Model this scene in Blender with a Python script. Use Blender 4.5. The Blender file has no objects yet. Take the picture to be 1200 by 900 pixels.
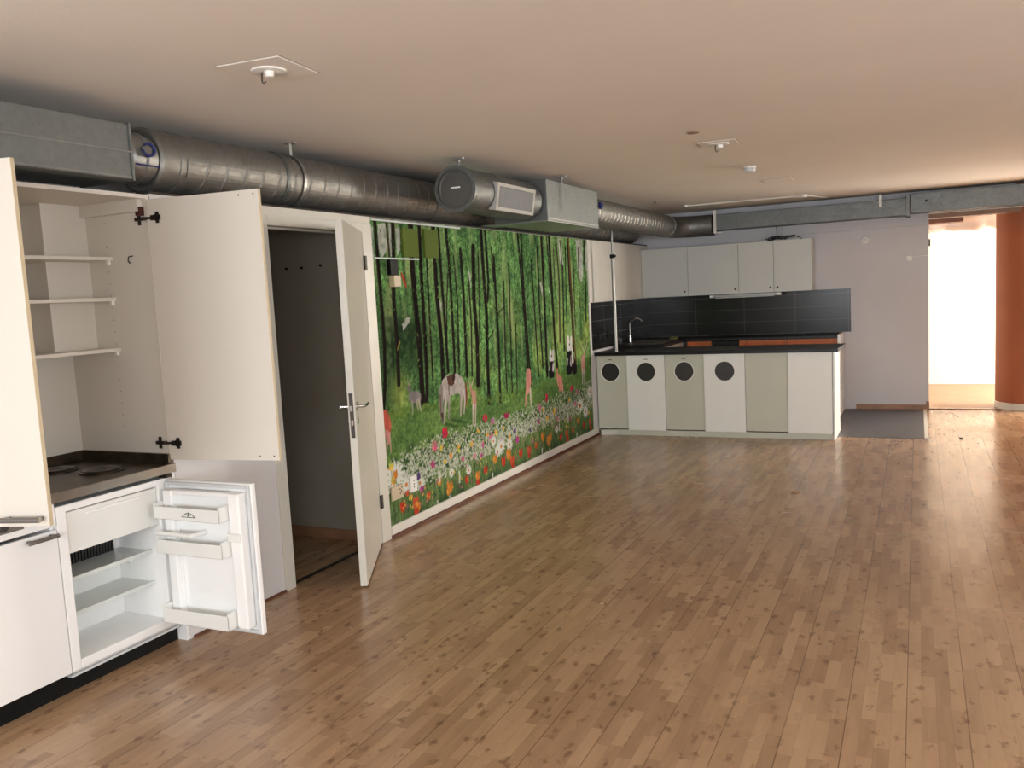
import bpy, bmesh, math, random
import numpy as np
from mathutils import Vector, Matrix
C = bpy.context.scene.collection
PI = math.pi
# ------------------------------------------------------------------ camera, world, lights, exposure
sc = bpy.context.scene
CAMP = Vector((3.24, 0.0, 1.6))
YAW, PITCH, ROLL, FPX = 0.44630912, 0.10311127, 0.05215828, 1000.0
cy_, sy_ = math.cos(YAW), math.sin(YAW); cp_, sp_ = math.cos(PITCH), math.sin(PITCH); cr_, sr_ = math.cos(ROLL), math.sin(ROLL)
fw = Vector((-sy_*cp_, cy_*cp_, -sp_)); rt = Vector((cy_, sy_, 0)); dn = fw.cross(rt)
R0 = cr_*rt + sr_*dn; D0 = -sr_*rt + cr_*dn
cam_d = bpy.data.cameras.new('camera'); cam = bpy.data.objects.new('camera', cam_d); C.objects.link(cam)
cam_d.sensor_width = 36; cam_d.lens = 36*FPX/1200; cam_d.clip_end = 100
M3 = Matrix((R0, -D0, -fw)).transposed()
cam.matrix_world = Matrix.Translation(CAMP) @ M3.to_4x4()
sc.camera = cam

w = bpy.data.worlds.new('daylight'); sc.world = w; w.use_nodes = True
w.node_tree.nodes['Background'].inputs[0].default_value = (0.85, 0.92, 1.0, 1)
w.node_tree.nodes['Background'].inputs[1].default_value = 1.2
sc.view_settings.view_transform = 'Standard'; sc.view_settings.look = 'None'
sc.view_settings.gamma = 1; sc.view_settings.use_curve_mapping = False
sc.view_settings.exposure = 0.0
sc.cycles.max_bounces = 10; sc.cycles.diffuse_bounces = 6; sc.cycles.glossy_bounces = 5
sc.cycles.sample_clamp_indirect = 6; sc.cycles.use_denoising = True
sc.cycles.caustics_reflective = False

def area(name, loc, direction, sx, sy, power, col=(1, .97, .92)):
    l = bpy.data.lights.new(name, 'AREA'); l.shape = 'RECTANGLE'; l.size = sx; l.size_y = sy
    l.energy = power; l.color = col
    o = bpy.data.objects.new(name, l); C.objects.link(o); o.location = loc
    o.rotation_euler = Vector(direction).to_track_quat('-Z', 'Y').to_euler()
    return o
# room extents
XR, YB, YF, ZC = 7.2, 11.15, -3.2, 2.55
WIN_R = [(-2.3, -0.3), (0.6, 2.6), (3.6, 5.4)]           # windows in the right wall (y ranges)
WIN_B = [(0.8, 3.2), (4.0, 6.4)]                          # windows in the wall behind the camera (x ranges)
WZ0, WZ1 = 0.85, 2.15
for (a, b), pw in zip(WIN_R, (85, 85, 60)):
    area('daylight_window', (XR+.32, (a+b)/2, (WZ0+WZ1)/2), (-1, 0, -.12), b-a, WZ1-WZ0, pw, (.93, .97, 1))
for a, b in WIN_B:
    area('daylight_window', ((a+b)/2, YF-.32, (WZ0+WZ1)/2), (0, 1, -.1), b-a, WZ1-WZ0, 212, (.93, .97, 1))
# the lit room beyond the opening
area('daylight_far_room', (7.6, 12.9, 1.5), (-1, 0, -.05), 2.4, 2.0, 900, (1, .96, .86))
area('daylight_far_glass', (4.6, 15.2, 1.6), (0, -1, 0), 3.0, 1.8, 150, (1, .97, .9))

# ------------------------------------------------------------------ materials
def srgb(c):
    return tuple(((v/255)/12.92 if v/255 <= .04045 else (((v/255)+.055)/1.055)**2.4) for v in c)
def mat(name, col, rough=.5, metal=0., spec=.5, coat=0., bump=0., bscale=60., var=0., vscale=4., emit=None):
    m = bpy.data.materials.new(name); m.use_nodes = True
    nt = m.node_tree; b = nt.nodes['Principled BSDF']
    c = srgb(col) if max(col) > 1 else col
    b.inputs['Base Color'].default_value = (*c, 1); b.inputs['Roughness'].default_value = rough
    b.inputs['Metallic'].default_value = metal; b.inputs['Specular IOR Level'].default_value = spec
    b.inputs['Coat Weight'].default_value = coat
    tc = nt.nodes.new('ShaderNodeTexCoord')
    if var > 0:
        n = nt.nodes.new('ShaderNodeTexNoise'); n.inputs['Scale'].default_value = vscale; n.inputs['Detail'].default_value = 4
        nt.links.new(tc.outputs['Object'], n.inputs['Vector'])
        mr = nt.nodes.new('ShaderNodeMapRange'); mr.inputs[1].default_value = .3; mr.inputs[2].default_value = .7
        mr.inputs[3].default_value = 1-var; mr.inputs[4].default_value = 1+var
        nt.links.new(n.outputs['Fac'], mr.inputs[0])
        vm = nt.nodes.new('ShaderNodeVectorMath'); vm.operation = 'SCALE'; vm.inputs[0].default_value = c
        nt.links.new(mr.outputs[0], vm.inputs['Scale']); nt.links.new(vm.outputs[0], b.inputs['Base Color'])
    if bump > 0:
        n = nt.nodes.new('ShaderNodeTexNoise'); n.inputs['Scale'].default_value = bscale; n.inputs['Detail'].default_value = 3
        nt.links.new(tc.outputs['Object'], n.inputs['Vector'])
        bp = nt.nodes.new('ShaderNodeBump'); bp.inputs['Strength'].default_value = bump; bp.inputs['Distance'].default_value = .01
        nt.links.new(n.outputs['Fac'], bp.inputs['Height']); nt.links.new(bp.outputs[0], b.inputs['Normal'])
    if emit: b.inputs['Emission Color'].default_value = (*emit[0], 1); b.inputs['Emission Strength'].default_value = emit[1]
    return m
M = {}
M['wall'] = mat('painted_wall', (212, 210, 210), .75, bump=.08, var=.025, vscale=2)
M['wall_far'] = mat('painted_wall_back', (204, 203, 207), .75, bump=.08, var=.03, vscale=1.5)
M['ceiling'] = mat('ceiling_paint', (235, 229, 221), .85, bump=.1, bscale=40, var=.02, vscale=1.2)
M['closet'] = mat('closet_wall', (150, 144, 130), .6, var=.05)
M['white'] = mat('white_melamine', (237, 236, 235), .38, bump=.02, bscale=120)
M['cream'] = mat('cream_melamine', (218, 212, 202), .42, bump=.02, bscale=120)
M['edge'] = mat('beige_edge_band', (205, 190, 160), .5)
M['trimw'] = mat('white_trim_paint', (226, 222, 212), .4, var=.03, vscale=6)
M['doorpaint'] = mat('door_paint', (208, 205, 194), .35, var=.02)
M['sage'] = mat('sage_front', (202, 202, 186), .38, bump=.02)
M['whitefront'] = mat('white_front', (240, 240, 234), .35, bump=.02)
M['upper'] = mat('grey_white_front', (202, 204, 200), .4, bump=.02)
M['black'] = mat('black_laminate', (15, 15, 15), .35, spec=.3, var=.15, vscale=20)
M['blackplinth'] = mat('black_plinth', (14, 14, 14), .55, spec=.2)
M['glassdark'] = mat('smoked_flap', (52, 50, 48), .3, var=.1, vscale=8)
M['wood'] = mat('orange_wood', (186, 96, 42), .45, var=.2, vscale=14)
M['woodbase'] = mat('brown_wood_trim', (150, 112, 84), .5, var=.15, vscale=12)
M['redgap'] = mat('reddish_underlay', (96, 56, 40), .7, var=.2, vscale=10)
M['chrome'] = mat('chrome', (200, 200, 200), .12, 1.)
M['brushed'] = mat('brushed_metal', (140, 138, 134), .38, 1.)
M['steel'] = mat('stainless_steel', (150, 145, 138), .3, 1., var=.08, vscale=10)
M['darkmetal'] = mat('dark_metal', (60, 55, 50), .4, .8)
M['hob'] = mat('stained_hob_steel', (88, 78, 64), .32, .85, var=.35, vscale=14)
M['fridge'] = mat('fridge_plastic', (244, 244, 243), .3, spec=.5)
M['fridgebin'] = mat('fridge_bin_plastic', (232, 232, 228), .3)
M['gasket'] = mat('fridge_gasket', (205, 208, 210), .5)
M['shelfglass'] = mat('frosted_shelf', (215, 220, 216), .2, spec=.6)
M['darkfin'] = mat('dark_fins', (45, 43, 42), .5)
M['mat'] = mat('grey_vinyl', (84, 84, 88), .42, var=.12, vscale=9)
M['orange'] = mat('terracotta_paint', (164, 92, 58), .6, var=.05, vscale=3)
M['plastic'] = mat('white_plastic', (236, 235, 230), .4)
M['beigeplastic'] = mat('beige_plastic', (196, 180, 150), .45)
M['blue'] = mat('blue_plastic', (28, 40, 110), .4)
M['green'] = mat('olive_green_felt', (88, 106, 34), .9, bump=.3, bscale=300)
M['cable'] = mat('black_cable', (20, 20, 20), .5)
M['farfloor'] = mat('far_room_floor', (150, 118, 92), .45, var=.1, vscale=5)
M['foil'] = mat('wrapped_insulation', (215, 205, 198), .35, .2, bump=.6, bscale=9)
M['brownbox'] = mat('brown_duct_board', (110, 70, 52), .6, var=.2)
M['red'] = mat('red_plastic', (190, 45, 30), .4)

def galv(name, base=(150, 150, 146), rough=.34):
    m = bpy.data.materials.new(name); m.use_nodes = True; nt = m.node_tree; b = nt.nodes['Principled BSDF']
    tc = nt.nodes.new('ShaderNodeTexCoord')
    v = nt.nodes.new('ShaderNodeTexVoronoi'); v.inputs['Scale'].default_value = 45; v.distance = 'EUCLIDEAN'
    nt.links.new(tc.outputs['Object'], v.inputs['Vector'])
    n = nt.nodes.new('ShaderNodeTexNoise'); n.inputs['Scale'].default_value = 5; n.inputs['Detail'].default_value = 5
    nt.links.new(tc.outputs['Object'], n.inputs['Vector'])
    cr = nt.nodes.new('ShaderNodeValToRGB'); c = srgb(base)
    cr.color_ramp.elements[0].color = tuple(x*.86 for x in c)+(1,); cr.color_ramp.elements[1].color = tuple(min(1, x*1.16) for x in c)+(1,)
    mx = nt.nodes.new('ShaderNodeMath'); mx.operation = 'MULTIPLY_ADD'; mx.inputs[1].default_value = .3
    sep = nt.nodes.new('ShaderNodeSeparateColor'); nt.links.new(v.outputs['Color'], sep.inputs[0])
    nt.links.new(sep.outputs[0], mx.inputs[0]); 
    m2 = nt.nodes.new('ShaderNodeMath'); m2.operation = 'MULTIPLY'; m2.inputs[1].default_value = .7
    nt.links.new(n.outputs['Fac'], m2.inputs[0]); nt.links.new(m2.outputs[0], mx.inputs[2])
    nt.links.new(mx.outputs[0], cr.inputs[0]); nt.links.new(cr.outputs[0], b.inputs['Base Color'])
    b.inputs['Metallic'].default_value = .85
    mr = nt.nodes.new('ShaderNodeMapRange'); mr.inputs[3].default_value = rough-.06; mr.inputs[4].default_value = rough+.1
    nt.links.new(sep.outputs[1], mr.inputs[0]); nt.links.new(mr.outputs[0], b.inputs['Roughness'])
    return m
M['galv'] = galv('galvanised_steel', (134, 133, 129), .5); M['galvdull'] = galv('dull_galvanised_steel', (116, 119, 118), .52)
M['galvlight'] = galv('bright_galvanised_steel', (165, 166, 164), .38)

def floor_mat():
    m = bpy.data.materials.new('beech_laminate'); m.use_nodes = True; nt = m.node_tree; b = nt.nodes['Principled BSDF']
    N = nt.nodes.new; L = nt.links.new
    tc = N('ShaderNodeTexCoord'); sx = N('ShaderNodeSeparateXYZ'); L(tc.outputs['Object'], sx.inputs[0])
    def math_(op, a, bb=None, c=None):
        n = N('ShaderNodeMath'); n.operation = op
        for i, v in enumerate((a, bb, c)):
            if v is None: continue
            if isinstance(v, (int, float)): n.inputs[i].default_value = v
            else: L(v, n.inputs[i])
        return n.outputs[0]
    RW, LN = .050, .27
    rx = math_('DIVIDE', sx.outputs[0], RW); row = math_('FLOOR', rx); rf = math_('FRACT', rx)
    wn = N('ShaderNodeTexWhiteNoise'); wn.noise_dimensions = '1D'; L(row, wn.inputs['W'])
    yl = math_('ADD', math_('DIVIDE', sx.outputs[1], LN), math_('MULTIPLY', wn.outputs['Value'], 7.31))
    cell = math_('FLOOR', yl); cf = math_('FRACT', yl)
    comb = N('ShaderNodeCombineXYZ'); L(row, comb.inputs[0]); L(cell, comb.inputs[1])
    w2 = N('ShaderNodeTexWhiteNoise'); w2.noise_dimensions = '3D'; L(comb.outputs[0], w2.inputs['Vector'])
    # grain, stretched along the boards and different in each stave
    mp = N('ShaderNodeVectorMath'); mp.operation = 'MULTIPLY'; mp.inputs[1].default_value = (26, 3.2, 1); L(tc.outputs['Object'], mp.inputs[0])
    off = N('ShaderNodeVectorMath'); off.operation = 'MULTIPLY_ADD'; off.inputs[1].default_value = (40, 40, 40)
    L(w2.outputs['Color'], off.inputs[0]); L(mp.outputs[0], off.inputs[2])
    g = N('ShaderNodeTexNoise'); g.inputs['Scale'].default_value = 1.; g.inputs['Detail'].default_value = 5; g.inputs['Distortion'].default_value = .6
    L(off.outputs[0], g.inputs['Vector'])
    ramp = N('ShaderNodeValToRGB'); e = ramp.color_ramp.elements
    e[0].position = 0; e[0].color = (*srgb((140, 108, 82)), 1); e[1].position = 1; e[1].color = (*srgb((192, 158, 124)), 1)
    e.new(.35).color = (*srgb((154, 122, 93)), 1); e.new(.6).color = (*srgb((170, 137, 105)), 1); e.new(.8).color = (*srgb((178, 146, 113)), 1)
    tone = math_('ADD', math_('MULTIPLY', w2.outputs['Value'], .5), math_('MULTIPLY', g.outputs['Fac'], .56)); L(tone, ramp.inputs[0])
    # knots and dark flecks
    kv = N('ShaderNodeVectorMath'); kv.operation = 'MULTIPLY'; kv.inputs[1].default_value = (17, 9.5, 1); L(tc.outputs['Object'], kv.inputs[0])
    vo = N('ShaderNodeTexVoronoi'); vo.inputs['Scale'].default_value = 1.0; L(kv.outputs[0], vo.inputs['Vector'])
    n3 = N('ShaderNodeTexNoise'); n3.inputs['Scale'].default_value = 3.0; n3.inputs['Detail'].default_value = 6; L(kv.outputs[0], n3.inputs['Vector'])
    kd = math_('ADD', vo.outputs['Distance'], math_('MULTIPLY', math_('SUBTRACT', n3.outputs['Fac'], .5), 1.1))
    mr = N('ShaderNodeMapRange'); mr.inputs[1].default_value = .05; mr.inputs[2].default_value = .30; mr.inputs[3].default_value = .6; mr.inputs[4].default_value = 0; L(kd, mr.inputs[0])
    mix = N('ShaderNodeMix'); mix.data_type = 'RGBA'; L(mr.outputs[0], mix.inputs[0]); L(ramp.outputs[0], mix.inputs[6]); mix.inputs[7].default_value = (*srgb((98, 68, 50)), 1)
    # seams: every stave faint, every third row darker
    def edge(f, wd):
        a = math_('LESS_THAN', f, wd); c = math_('GREATER_THAN', f, 1-wd); return math_('MAXIMUM', a, c)
    s1 = math_('MULTIPLY', math_('MAXIMUM', edge(rf, .012), edge(cf, .002)), .25)
    r3 = math_('FRACT', math_('DIVIDE', sx.outputs[0], RW*4)); s2 = math_('MULTIPLY', edge(r3, .009), .62)
    sm = math_('MAXIMUM', s1, s2)
    mix2 = N('ShaderNodeMix'); mix2.data_type = 'RGBA'; L(sm, mix2.inputs[0]); L(mix.outputs[2], mix2.inputs[6]); mix2.inputs[7].default_value = (*srgb((70, 45, 32)), 1)
    L(mix2.outputs[2], b.inputs['Base Color'])
    # dull scuffs
    n4 = N('ShaderNodeTexNoise'); n4.inputs['Scale'].default_value = 1.3; n4.inputs['Detail'].default_value = 6; L(tc.outputs['Object'], n4.inputs['Vector'])
    mr4 = N('ShaderNodeMapRange'); mr4.inputs[1].default_value = .3; mr4.inputs[2].default_value = .7; mr4.inputs[3].default_value = .19; mr4.inputs[4].default_value = .30; L(n4.outputs['Fac'], mr4.inputs[0])
    L(mr4.outputs[0], b.inputs['Roughness']); b.inputs['Specular IOR Level'].default_value = .55
    bp = N('ShaderNodeBump'); bp.inputs['Strength'].default_value = .12; bp.inputs['Distance'].default_value = .004; L(g.outputs['Fac'], bp.inputs['Height']); L(bp.outputs[0], b.inputs['Normal'])
    return m
M['floor'] = floor_mat()

def tile_mat():
    m = bpy.data.materials.new('black_glazed_tiles'); m.use_nodes = True; nt = m.node_tree; b = nt.nodes['Principled BSDF']
    N = nt.nodes.new; L = nt.links.new
    tc = N('ShaderNodeTexCoord'); sx = N('ShaderNodeSeparateXYZ'); L(tc.outputs['Object'], sx.inputs[0])
    ad = N('ShaderNodeMath'); ad.operation = 'ADD'; L(sx.outputs[0], ad.inputs[0]); L(sx.outputs[1], ad.inputs[1])
    cb = N('ShaderNodeCombineXYZ'); L(ad.outputs[0], cb.inputs[0]); L(sx.outputs[2], cb.inputs[1])
    mp = N('ShaderNodeMapping'); mp.inputs['Location'].default_value = (-(11.15+.632), -.952, 0); L(cb.outputs[0], mp.inputs[0])
    br = N('ShaderNodeTexBrick'); br.offset = 0; br.squash = 1; br.inputs['Scale'].default_value = 1
    br.inputs['Brick Width'].default_value = .62; br.inputs['Row Height'].default_value = .158; br.inputs['Mortar Size'].default_value = .0035; br.inputs['Mortar Smooth'].default_value = .2
    br.inputs['Color1'].default_value = (*srgb((22, 22, 21)), 1); br.inputs['Color2'].default_value = (*srgb((28, 27, 26)), 1); br.inputs['Mortar'].default_value = (*srgb((80, 78, 74)), 1)
    L(mp.outputs[0], br.inputs['Vector']); L(br.outputs['Color'], b.inputs['Base Color'])
    b.inputs['Roughness'].default_value = .22; b.inputs['Specular IOR Level'].default_value = .3
    return m
M['tile'] = tile_mat()

# ------------------------------------------------------------------ mesh helpers
def bx(bm, x0, x1, y0, y1, z0, z1):
    x0, x1 = sorted((x0, x1)); y0, y1 = sorted((y0, y1)); z0, z1 = sorted((z0, z1))
    v = [bm.verts.new(p) for p in ((x0,y0,z0),(x1,y0,z0),(x1,y1,z0),(x0,y1,z0),(x0,y0,z1),(x1,y0,z1),(x1,y1,z1),(x0,y1,z1))]
    for f in ((0,3,2,1),(4,5,6,7),(0,1,5,4),(1,2,6,5),(2,3,7,6),(3,0,4,7)): bm.faces.new([v[i] for i in f])
    return v
def box(*a):
    bm = bmesh.new(); bx(bm, *a); return bm
def boxes(lst):
    bm = bmesh.new()
    for a in lst: bx(bm, *a)
    return bm
def frame_of(d):
    d = Vector(d).normalized(); u = Vector((0, 0, 1)) if abs(d.z) < .9 else Vector((1, 0, 0))
    a = d.cross(u).normalized(); return a, d.cross(a).normalized()
def tube(bm, pts, r, n=12, caps=True):
    pts = [Vector(p) for p in pts]; rs = r if isinstance(r, (list, tuple)) else [r]*len(pts); rings = []
    a = None
    for i, p in enumerate(pts):
        d = (pts[min(i+1, len(pts)-1)]-pts[max(i-1, 0)]).normalized()
        if a is None: a, b = frame_of(d)
        else: a = (a-d*a.dot(d)).normalized(); b = d.cross(a).normalized()
        rings.append([bm.verts.new(p+rs[i]*(math.cos(2*PI*k/n)*a+math.sin(2*PI*k/n)*b)) for k in range(n)])
    for i in range(len(rings)-1):
        for k in range(n): bm.faces.new((rings[i][k], rings[i][(k+1) % n], rings[i+1][(k+1) % n], rings[i+1][k]))
    if caps:
        bm.faces.new(rings[0][::-1]); bm.faces.new(rings[-1])
    return bm
def tb(pts, r, n=12, caps=True): return tube(bmesh.new(), pts, r, n, caps)
def lathe(bm, prof, origin, axis, n=40):
    """prof: list of (distance along axis, radius); closed ends where radius 0"""
    a, b = frame_of(axis); d = Vector(axis).normalized(); o = Vector(origin); prev = None
    for t, r in prof:
        if r < 1e-6: cur = [bm.verts.new(o+d*t)]
        else: cur = [bm.verts.new(o+d*t+r*(math.cos(2*PI*k/n)*a+math.sin(2*PI*k/n)*b)) for k in range(n)]
        if prev:
            for k in range(n):
                q = [prev[k % len(prev)], prev[(k+1) % len(prev)], cur[(k+1) % len(cur)], cur[k % len(cur)]]
                u = []
                for x in q:
                    if x not in u: u.append(x)
                if len(u) > 2: bm.faces.new(u)
        prev = cur
    return bm
def lt(*a, **k): return lathe(bmesh.new(), *a, **k)
def spiral(bm, c, y0, y1, r, pitch=.135, ridge=.0042, n=48, step=.010):
    """helically seamed round duct along Y"""
    m = max(2, int((y1-y0)/step)); prev = None
    for i in range(m+1):
        y = y0+(y1-y0)*i/m; cur = []
        for k in range(n):
            th = 2*PI*k/n; ph = ((y-y0)/pitch-k/n) % 1.0
            rr = r+(ridge if ph < .09 else 0)
            cur.append(bm.verts.new((c[0]+rr*math.cos(th), y, c[1]+rr*math.sin(th))))
        if prev:
            for k in range(n): bm.faces.new((prev[k], prev[(k+1) % n], cur[(k+1) % n], cur[k]))
        prev = cur
    return bm
def prism(bm, poly, axis, t0, t1):
    """poly of 2D points extruded along axis 'x','y','z'"""
    def P(p, t): return {'x': (t, p[0], p[1]), 'y': (p[0], t, p[1]), 'z': (p[0], p[1], t)}[axis]
    a = [bm.verts.new(P(p, t0)) for p in poly]; b = [bm.verts.new(P(p, t1)) for p in poly]; n = len(poly)
    bm.faces.new(a[::-1]); bm.faces.new(b)
    for i in range(n): bm.faces.new((a[i], a[(i+1) % n], b[(i+1) % n], b[i]))
    return bm
def panel_hole(bm, x0, x1, z0, z1, y0, y1, cx, cz, r, n=48):
    """front panel (x,z) with a round hole, from y0 (front) to y1"""
    pts = []
    for k in range(n):
        th = 2*PI*(k+.5)/n; c, s = math.cos(th), math.sin(th)
        t = min(((x1-cx)/c if c > 0 else (x0-cx)/c) if abs(c) > 1e-9 else 1e9, ((z1-cz)/s if s > 0 else (z0-cz)/s) if abs(s) > 1e-9 else 1e9)
        pts.append(((cx+r*c, cz+r*s), (cx+t*c, cz+t*s)))
    # snap the outer ring's nearest points to the corners
    outer = [list(p[1]) for p in pts]
    for X in (x0, x1):
        for Z in (z0, z1):
            i = min(range(n), key=lambda q: (outer[q][0]-X)**2+(outer[q][1]-Z)**2); outer[i] = [X, Z]
    I0 = [bm.verts.new((p[0][0], y0, p[0][1])) for p in pts]; O0 = [bm.verts.new((o[0], y0, o[1])) for o in outer]
    I1 = [bm.verts.new((p[0][0], y1, p[0][1])) for p in pts]; O1 = [bm.verts.new((o[0], y1, o[1])) for o in outer]
    for k in range(n):
        j = (k+1) % n
        bm.faces.new((I0[k], I0[j], O0[j], O0[k])); bm.faces.new((I1[k], O1[k], O1[j], I1[j]))
        bm.faces.new((I0[k], I1[k], I1[j], I0[j])); bm.faces.new((O0[k], O0[j], O1[j], O1[k]))
    return bm
def xf(bm, mtx):
    bmesh.ops.transform(bm, matrix=mtx, verts=bm.verts); return bm

def obj(name, bm, m, parent=None, bevel=0., smooth=False, label=None):
    bmesh.ops.recalc_face_normals(bm, faces=bm.faces)
    if parent is not None:
        o = parent; off = Vector((0, 0, 0))
        while o: off += o.location; o = o.parent
        bmesh.ops.translate(bm, verts=bm.verts, vec=-off)
    me = bpy.data.meshes.new(name); bm.to_mesh(me); bm.free()
    me.materials.append(m)
    o = bpy.data.objects.new(name, me); C.objects.link(o)
    if parent is not None: o.parent = parent
    if smooth:
        for p in me.polygons: p.use_smooth = True
        me.set_sharp_from_angle(angle=math.radians(35))
    if bevel:
        b = o.modifiers.new('bevel', 'BEVEL'); b.width = bevel; b.segments = 2; b.limit_method = 'ANGLE'; b.angle_limit = math.radians(40)
    if label: o['label'] = label
    return o
def tag(o, label, cat, group=None, kind=None):
    o['label'] = label; o['category'] = cat
    if group: o['group'] = group
    if kind: o['kind'] = kind
    return o
def thing(name, label, cat, loc=(0, 0, 0), group=None):
    o = bpy.data.objects.new(name, None); C.objects.link(o); o.location = loc; o.empty_display_size = .1
    return tag(o, label, cat, group)
def single(name, bm, m, label, cat, group=None, **k):
    return tag(obj(name, bm, m, **k), label, cat, group)
def struct(name, bm, m, parent=None, **k):
    o = obj(name, bm, m, parent, **k)
    if parent is None: o['kind'] = 'structure'
    return o
def sempty(name, loc):
    o = bpy.data.objects.new(name, None); C.objects.link(o); o.location = loc; o['kind'] = 'structure'; return o

# ------------------------------------------------------------------ the room shell
WT = .12                     # partition thickness, top of the partition at z 2.16
fl = bmesh.new(); bx(fl, -2.0, XR, YF, YB+.18, -.1, 0); struct('floor', fl, M['floor'])
fl = bmesh.new(); bx(fl, 1.0, 7.8, YB+.18, 15.4, -.1, -.004); struct('floor_far_room', fl, M['farfloor'])
struct('ceiling', box(-2.0, XR+.2, YF-.2, YB+.2, ZC, ZC+.15), M['ceiling'])
KY0, KY1 = 1.70, 2.955       # kitchenette recess
DY0, DY1 = 3.74, 4.63      # doorway
struct('wall_left', boxes([(-WT, 0, YF, KY0, 0, 2.16), (-WT, 0, KY1, DY0-.045, 0, 2.16), (-WT, 0, DY1+.04, YB, 0, 2.16), (-WT, 0, DY0-.045, DY1+.04, 2.085, 2.16)]), M['wall'])
struct('wall_left_upper', boxes([(-.62, -.5, YF, YB, 2.16, ZC)]), M['wall'])
M['gap'] = mat('dark_wall_top', (58, 50, 44), .8)  # shade of the opening above the partition, put into the ledge's colour
struct('trim_1', boxes([(-.62, -.003, KY1, YB, 2.16, 2.172), (-.62, -.003, YF, KY0, 2.16, 2.172)]), M['gap'])
# closet behind the doorway
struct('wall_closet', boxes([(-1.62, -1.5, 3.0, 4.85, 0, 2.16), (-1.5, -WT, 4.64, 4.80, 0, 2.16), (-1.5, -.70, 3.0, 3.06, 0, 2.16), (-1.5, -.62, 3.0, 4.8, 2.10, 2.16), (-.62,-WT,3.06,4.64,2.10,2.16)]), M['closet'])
struct('baseboard_closet', boxes([(-1.5, -WT-.0, 4.628, 4.64, 0, .07), (-1.5, -1.488, 3.06, 4.628, 0, .07)]), M['woodbase'])
hb = bmesh.new()
for x, z in ((-.63, 1.86), (-.50, 1.858), (-.342, 1.865)): lathe(hb, [(0, 0), (0, .008), (.012, .008), (.012, 0)], (x, 4.64, z), (0, -1, 0), 8)
struct('trim_2', hb, M['blackplinth'])
# back wall with the wide opening on its right
OX0, OX1 = 3.36, 6.55
struct('wall_back', boxes([(-.62, OX0, YB, YB+.18, 0, ZC), (OX1, XR, YB, YB+.18, 0, ZC), (OX0, OX1, YB+.02, YB+.18, 2.235, ZC)]), M['wall_far'])
struct('trim_3', boxes([(1.73, OX0, YB-.035, YB, 2.165, ZC)]), M['wall_far'], bevel=.003)
struct('trim_4', boxes([(OX0, OX1, YB-.012, YB+.02, 2.287, 2.302)]), M['trimw'])
struct('trim_5', boxes([(OX0, OX1, YB-.006, YB+.02, 2.235, 2.287)]), M['woodbase'])
struct('baseboard_back', boxes([(2.56, 3.335, YB-.014, YB, 0, .06), (OX1, XR, YB-.014, YB, 0, .06)]), M['woodbase'])
# right wall and the wall behind the camera, with windows
def wall_with_windows(name, axis, pos, thick, a0, a1, wins):
    bm = bmesh.new()
    def seg(s0, s1, z0, z1):
        if axis == 'x': bx(bm, pos, pos+thick, s0, s1, z0, z1)
        else: bx(bm, s0, s1, pos, pos+thick, z0, z1)
    c = a0
    for s, e in wins: seg(c, s, 0, ZC); seg(s, e, 0, WZ0); seg(s, e, WZ1, ZC); c = e
    seg(c, a1, 0, ZC); struct(name, bm, M['wall'])
def thin_glass():
    m = bpy.data.materials.new('window_glass'); m.use_nodes = True; nt = m.node_tree; nt.nodes.clear()
    o = nt.nodes.new('ShaderNodeOutputMaterial'); t = nt.nodes.new('ShaderNodeBsdfTransparent'); g = nt.nodes.new('ShaderNodeBsdfGlossy'); g.inputs['Roughness'].default_value = .02
    x = nt.nodes.new('ShaderNodeMixShader'); x.inputs[0].default_value = .06
    nt.links.new(t.outputs[0], x.inputs[1]); nt.links.new(g.outputs[0], x.inputs[2]); nt.links.new(x.outputs[0], o.inputs[0]); return m
M['glass'] = thin_glass()
wall_with_windows('wall_right', 'x', XR, .2, YF, YB+.18, WIN_R)
wall_with_windows('wall_front', 'y', YF-.2, .2, -.62, XR+.2, WIN_B)
wi = 0
for axis, wins in (('x', WIN_R), ('y', WIN_B)):
    for s, e in wins:
        wi += 1; mid = (s+e)/2
        def B(p0, p1, s0, s1, z0, z1, axis=axis):
            return (XR+p0, XR+p1, s0, s1, z0, z1) if axis == 'x' else (s0, s1, YF-p1, YF-p0, z0, z1)
        r = sempty('window_%d' % wi, (XR, mid, WZ0) if axis == 'x' else (mid, YF, WZ0))
        obj('window_frame', boxes([B(.05, .12, s, s+.06, WZ0, WZ1), B(.05, .12, e-.06, e, WZ0, WZ1), B(.05, .12, mid-.04, mid+.04, WZ0, WZ1), B(.05, .12, s+.06, mid-.04, WZ0, WZ0+.06), B(.05, .12, mid+.04, e-.06, WZ0, WZ0+.06), B(.05, .12, s+.06, mid-.04, WZ1-.06, WZ1), B(.05, .12, mid+.04, e-.06, WZ1-.06, WZ1)]), M['trimw'], r)
        obj('pane', boxes([B(.08, .086, s+.06, mid-.04, WZ0+.06, WZ1-.06), B(.08, .086, mid+.04, e-.06, WZ0+.06, WZ1-.06)]), M['glass'], r)
        obj('window_sill', boxes([B(-.06, .12, s-.04, e+.04, WZ0-.03, WZ0)]), M['trimw'], r)
# baseboard under the mural and the reddish underlay edge below it
struct('baseboard_left', boxes([(0, .016, 4.738, 8.93, .022, .085)]), M['trimw'], bevel=.003)
struct('trim_6', boxes([(0, .022, 4.738, 8.93, 0, .02)]), M['redgap'])
struct('trim_7', boxes([(0, .012, KY1+.02, DY0-.082, 0, .012)]), M['redgap'])
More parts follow.
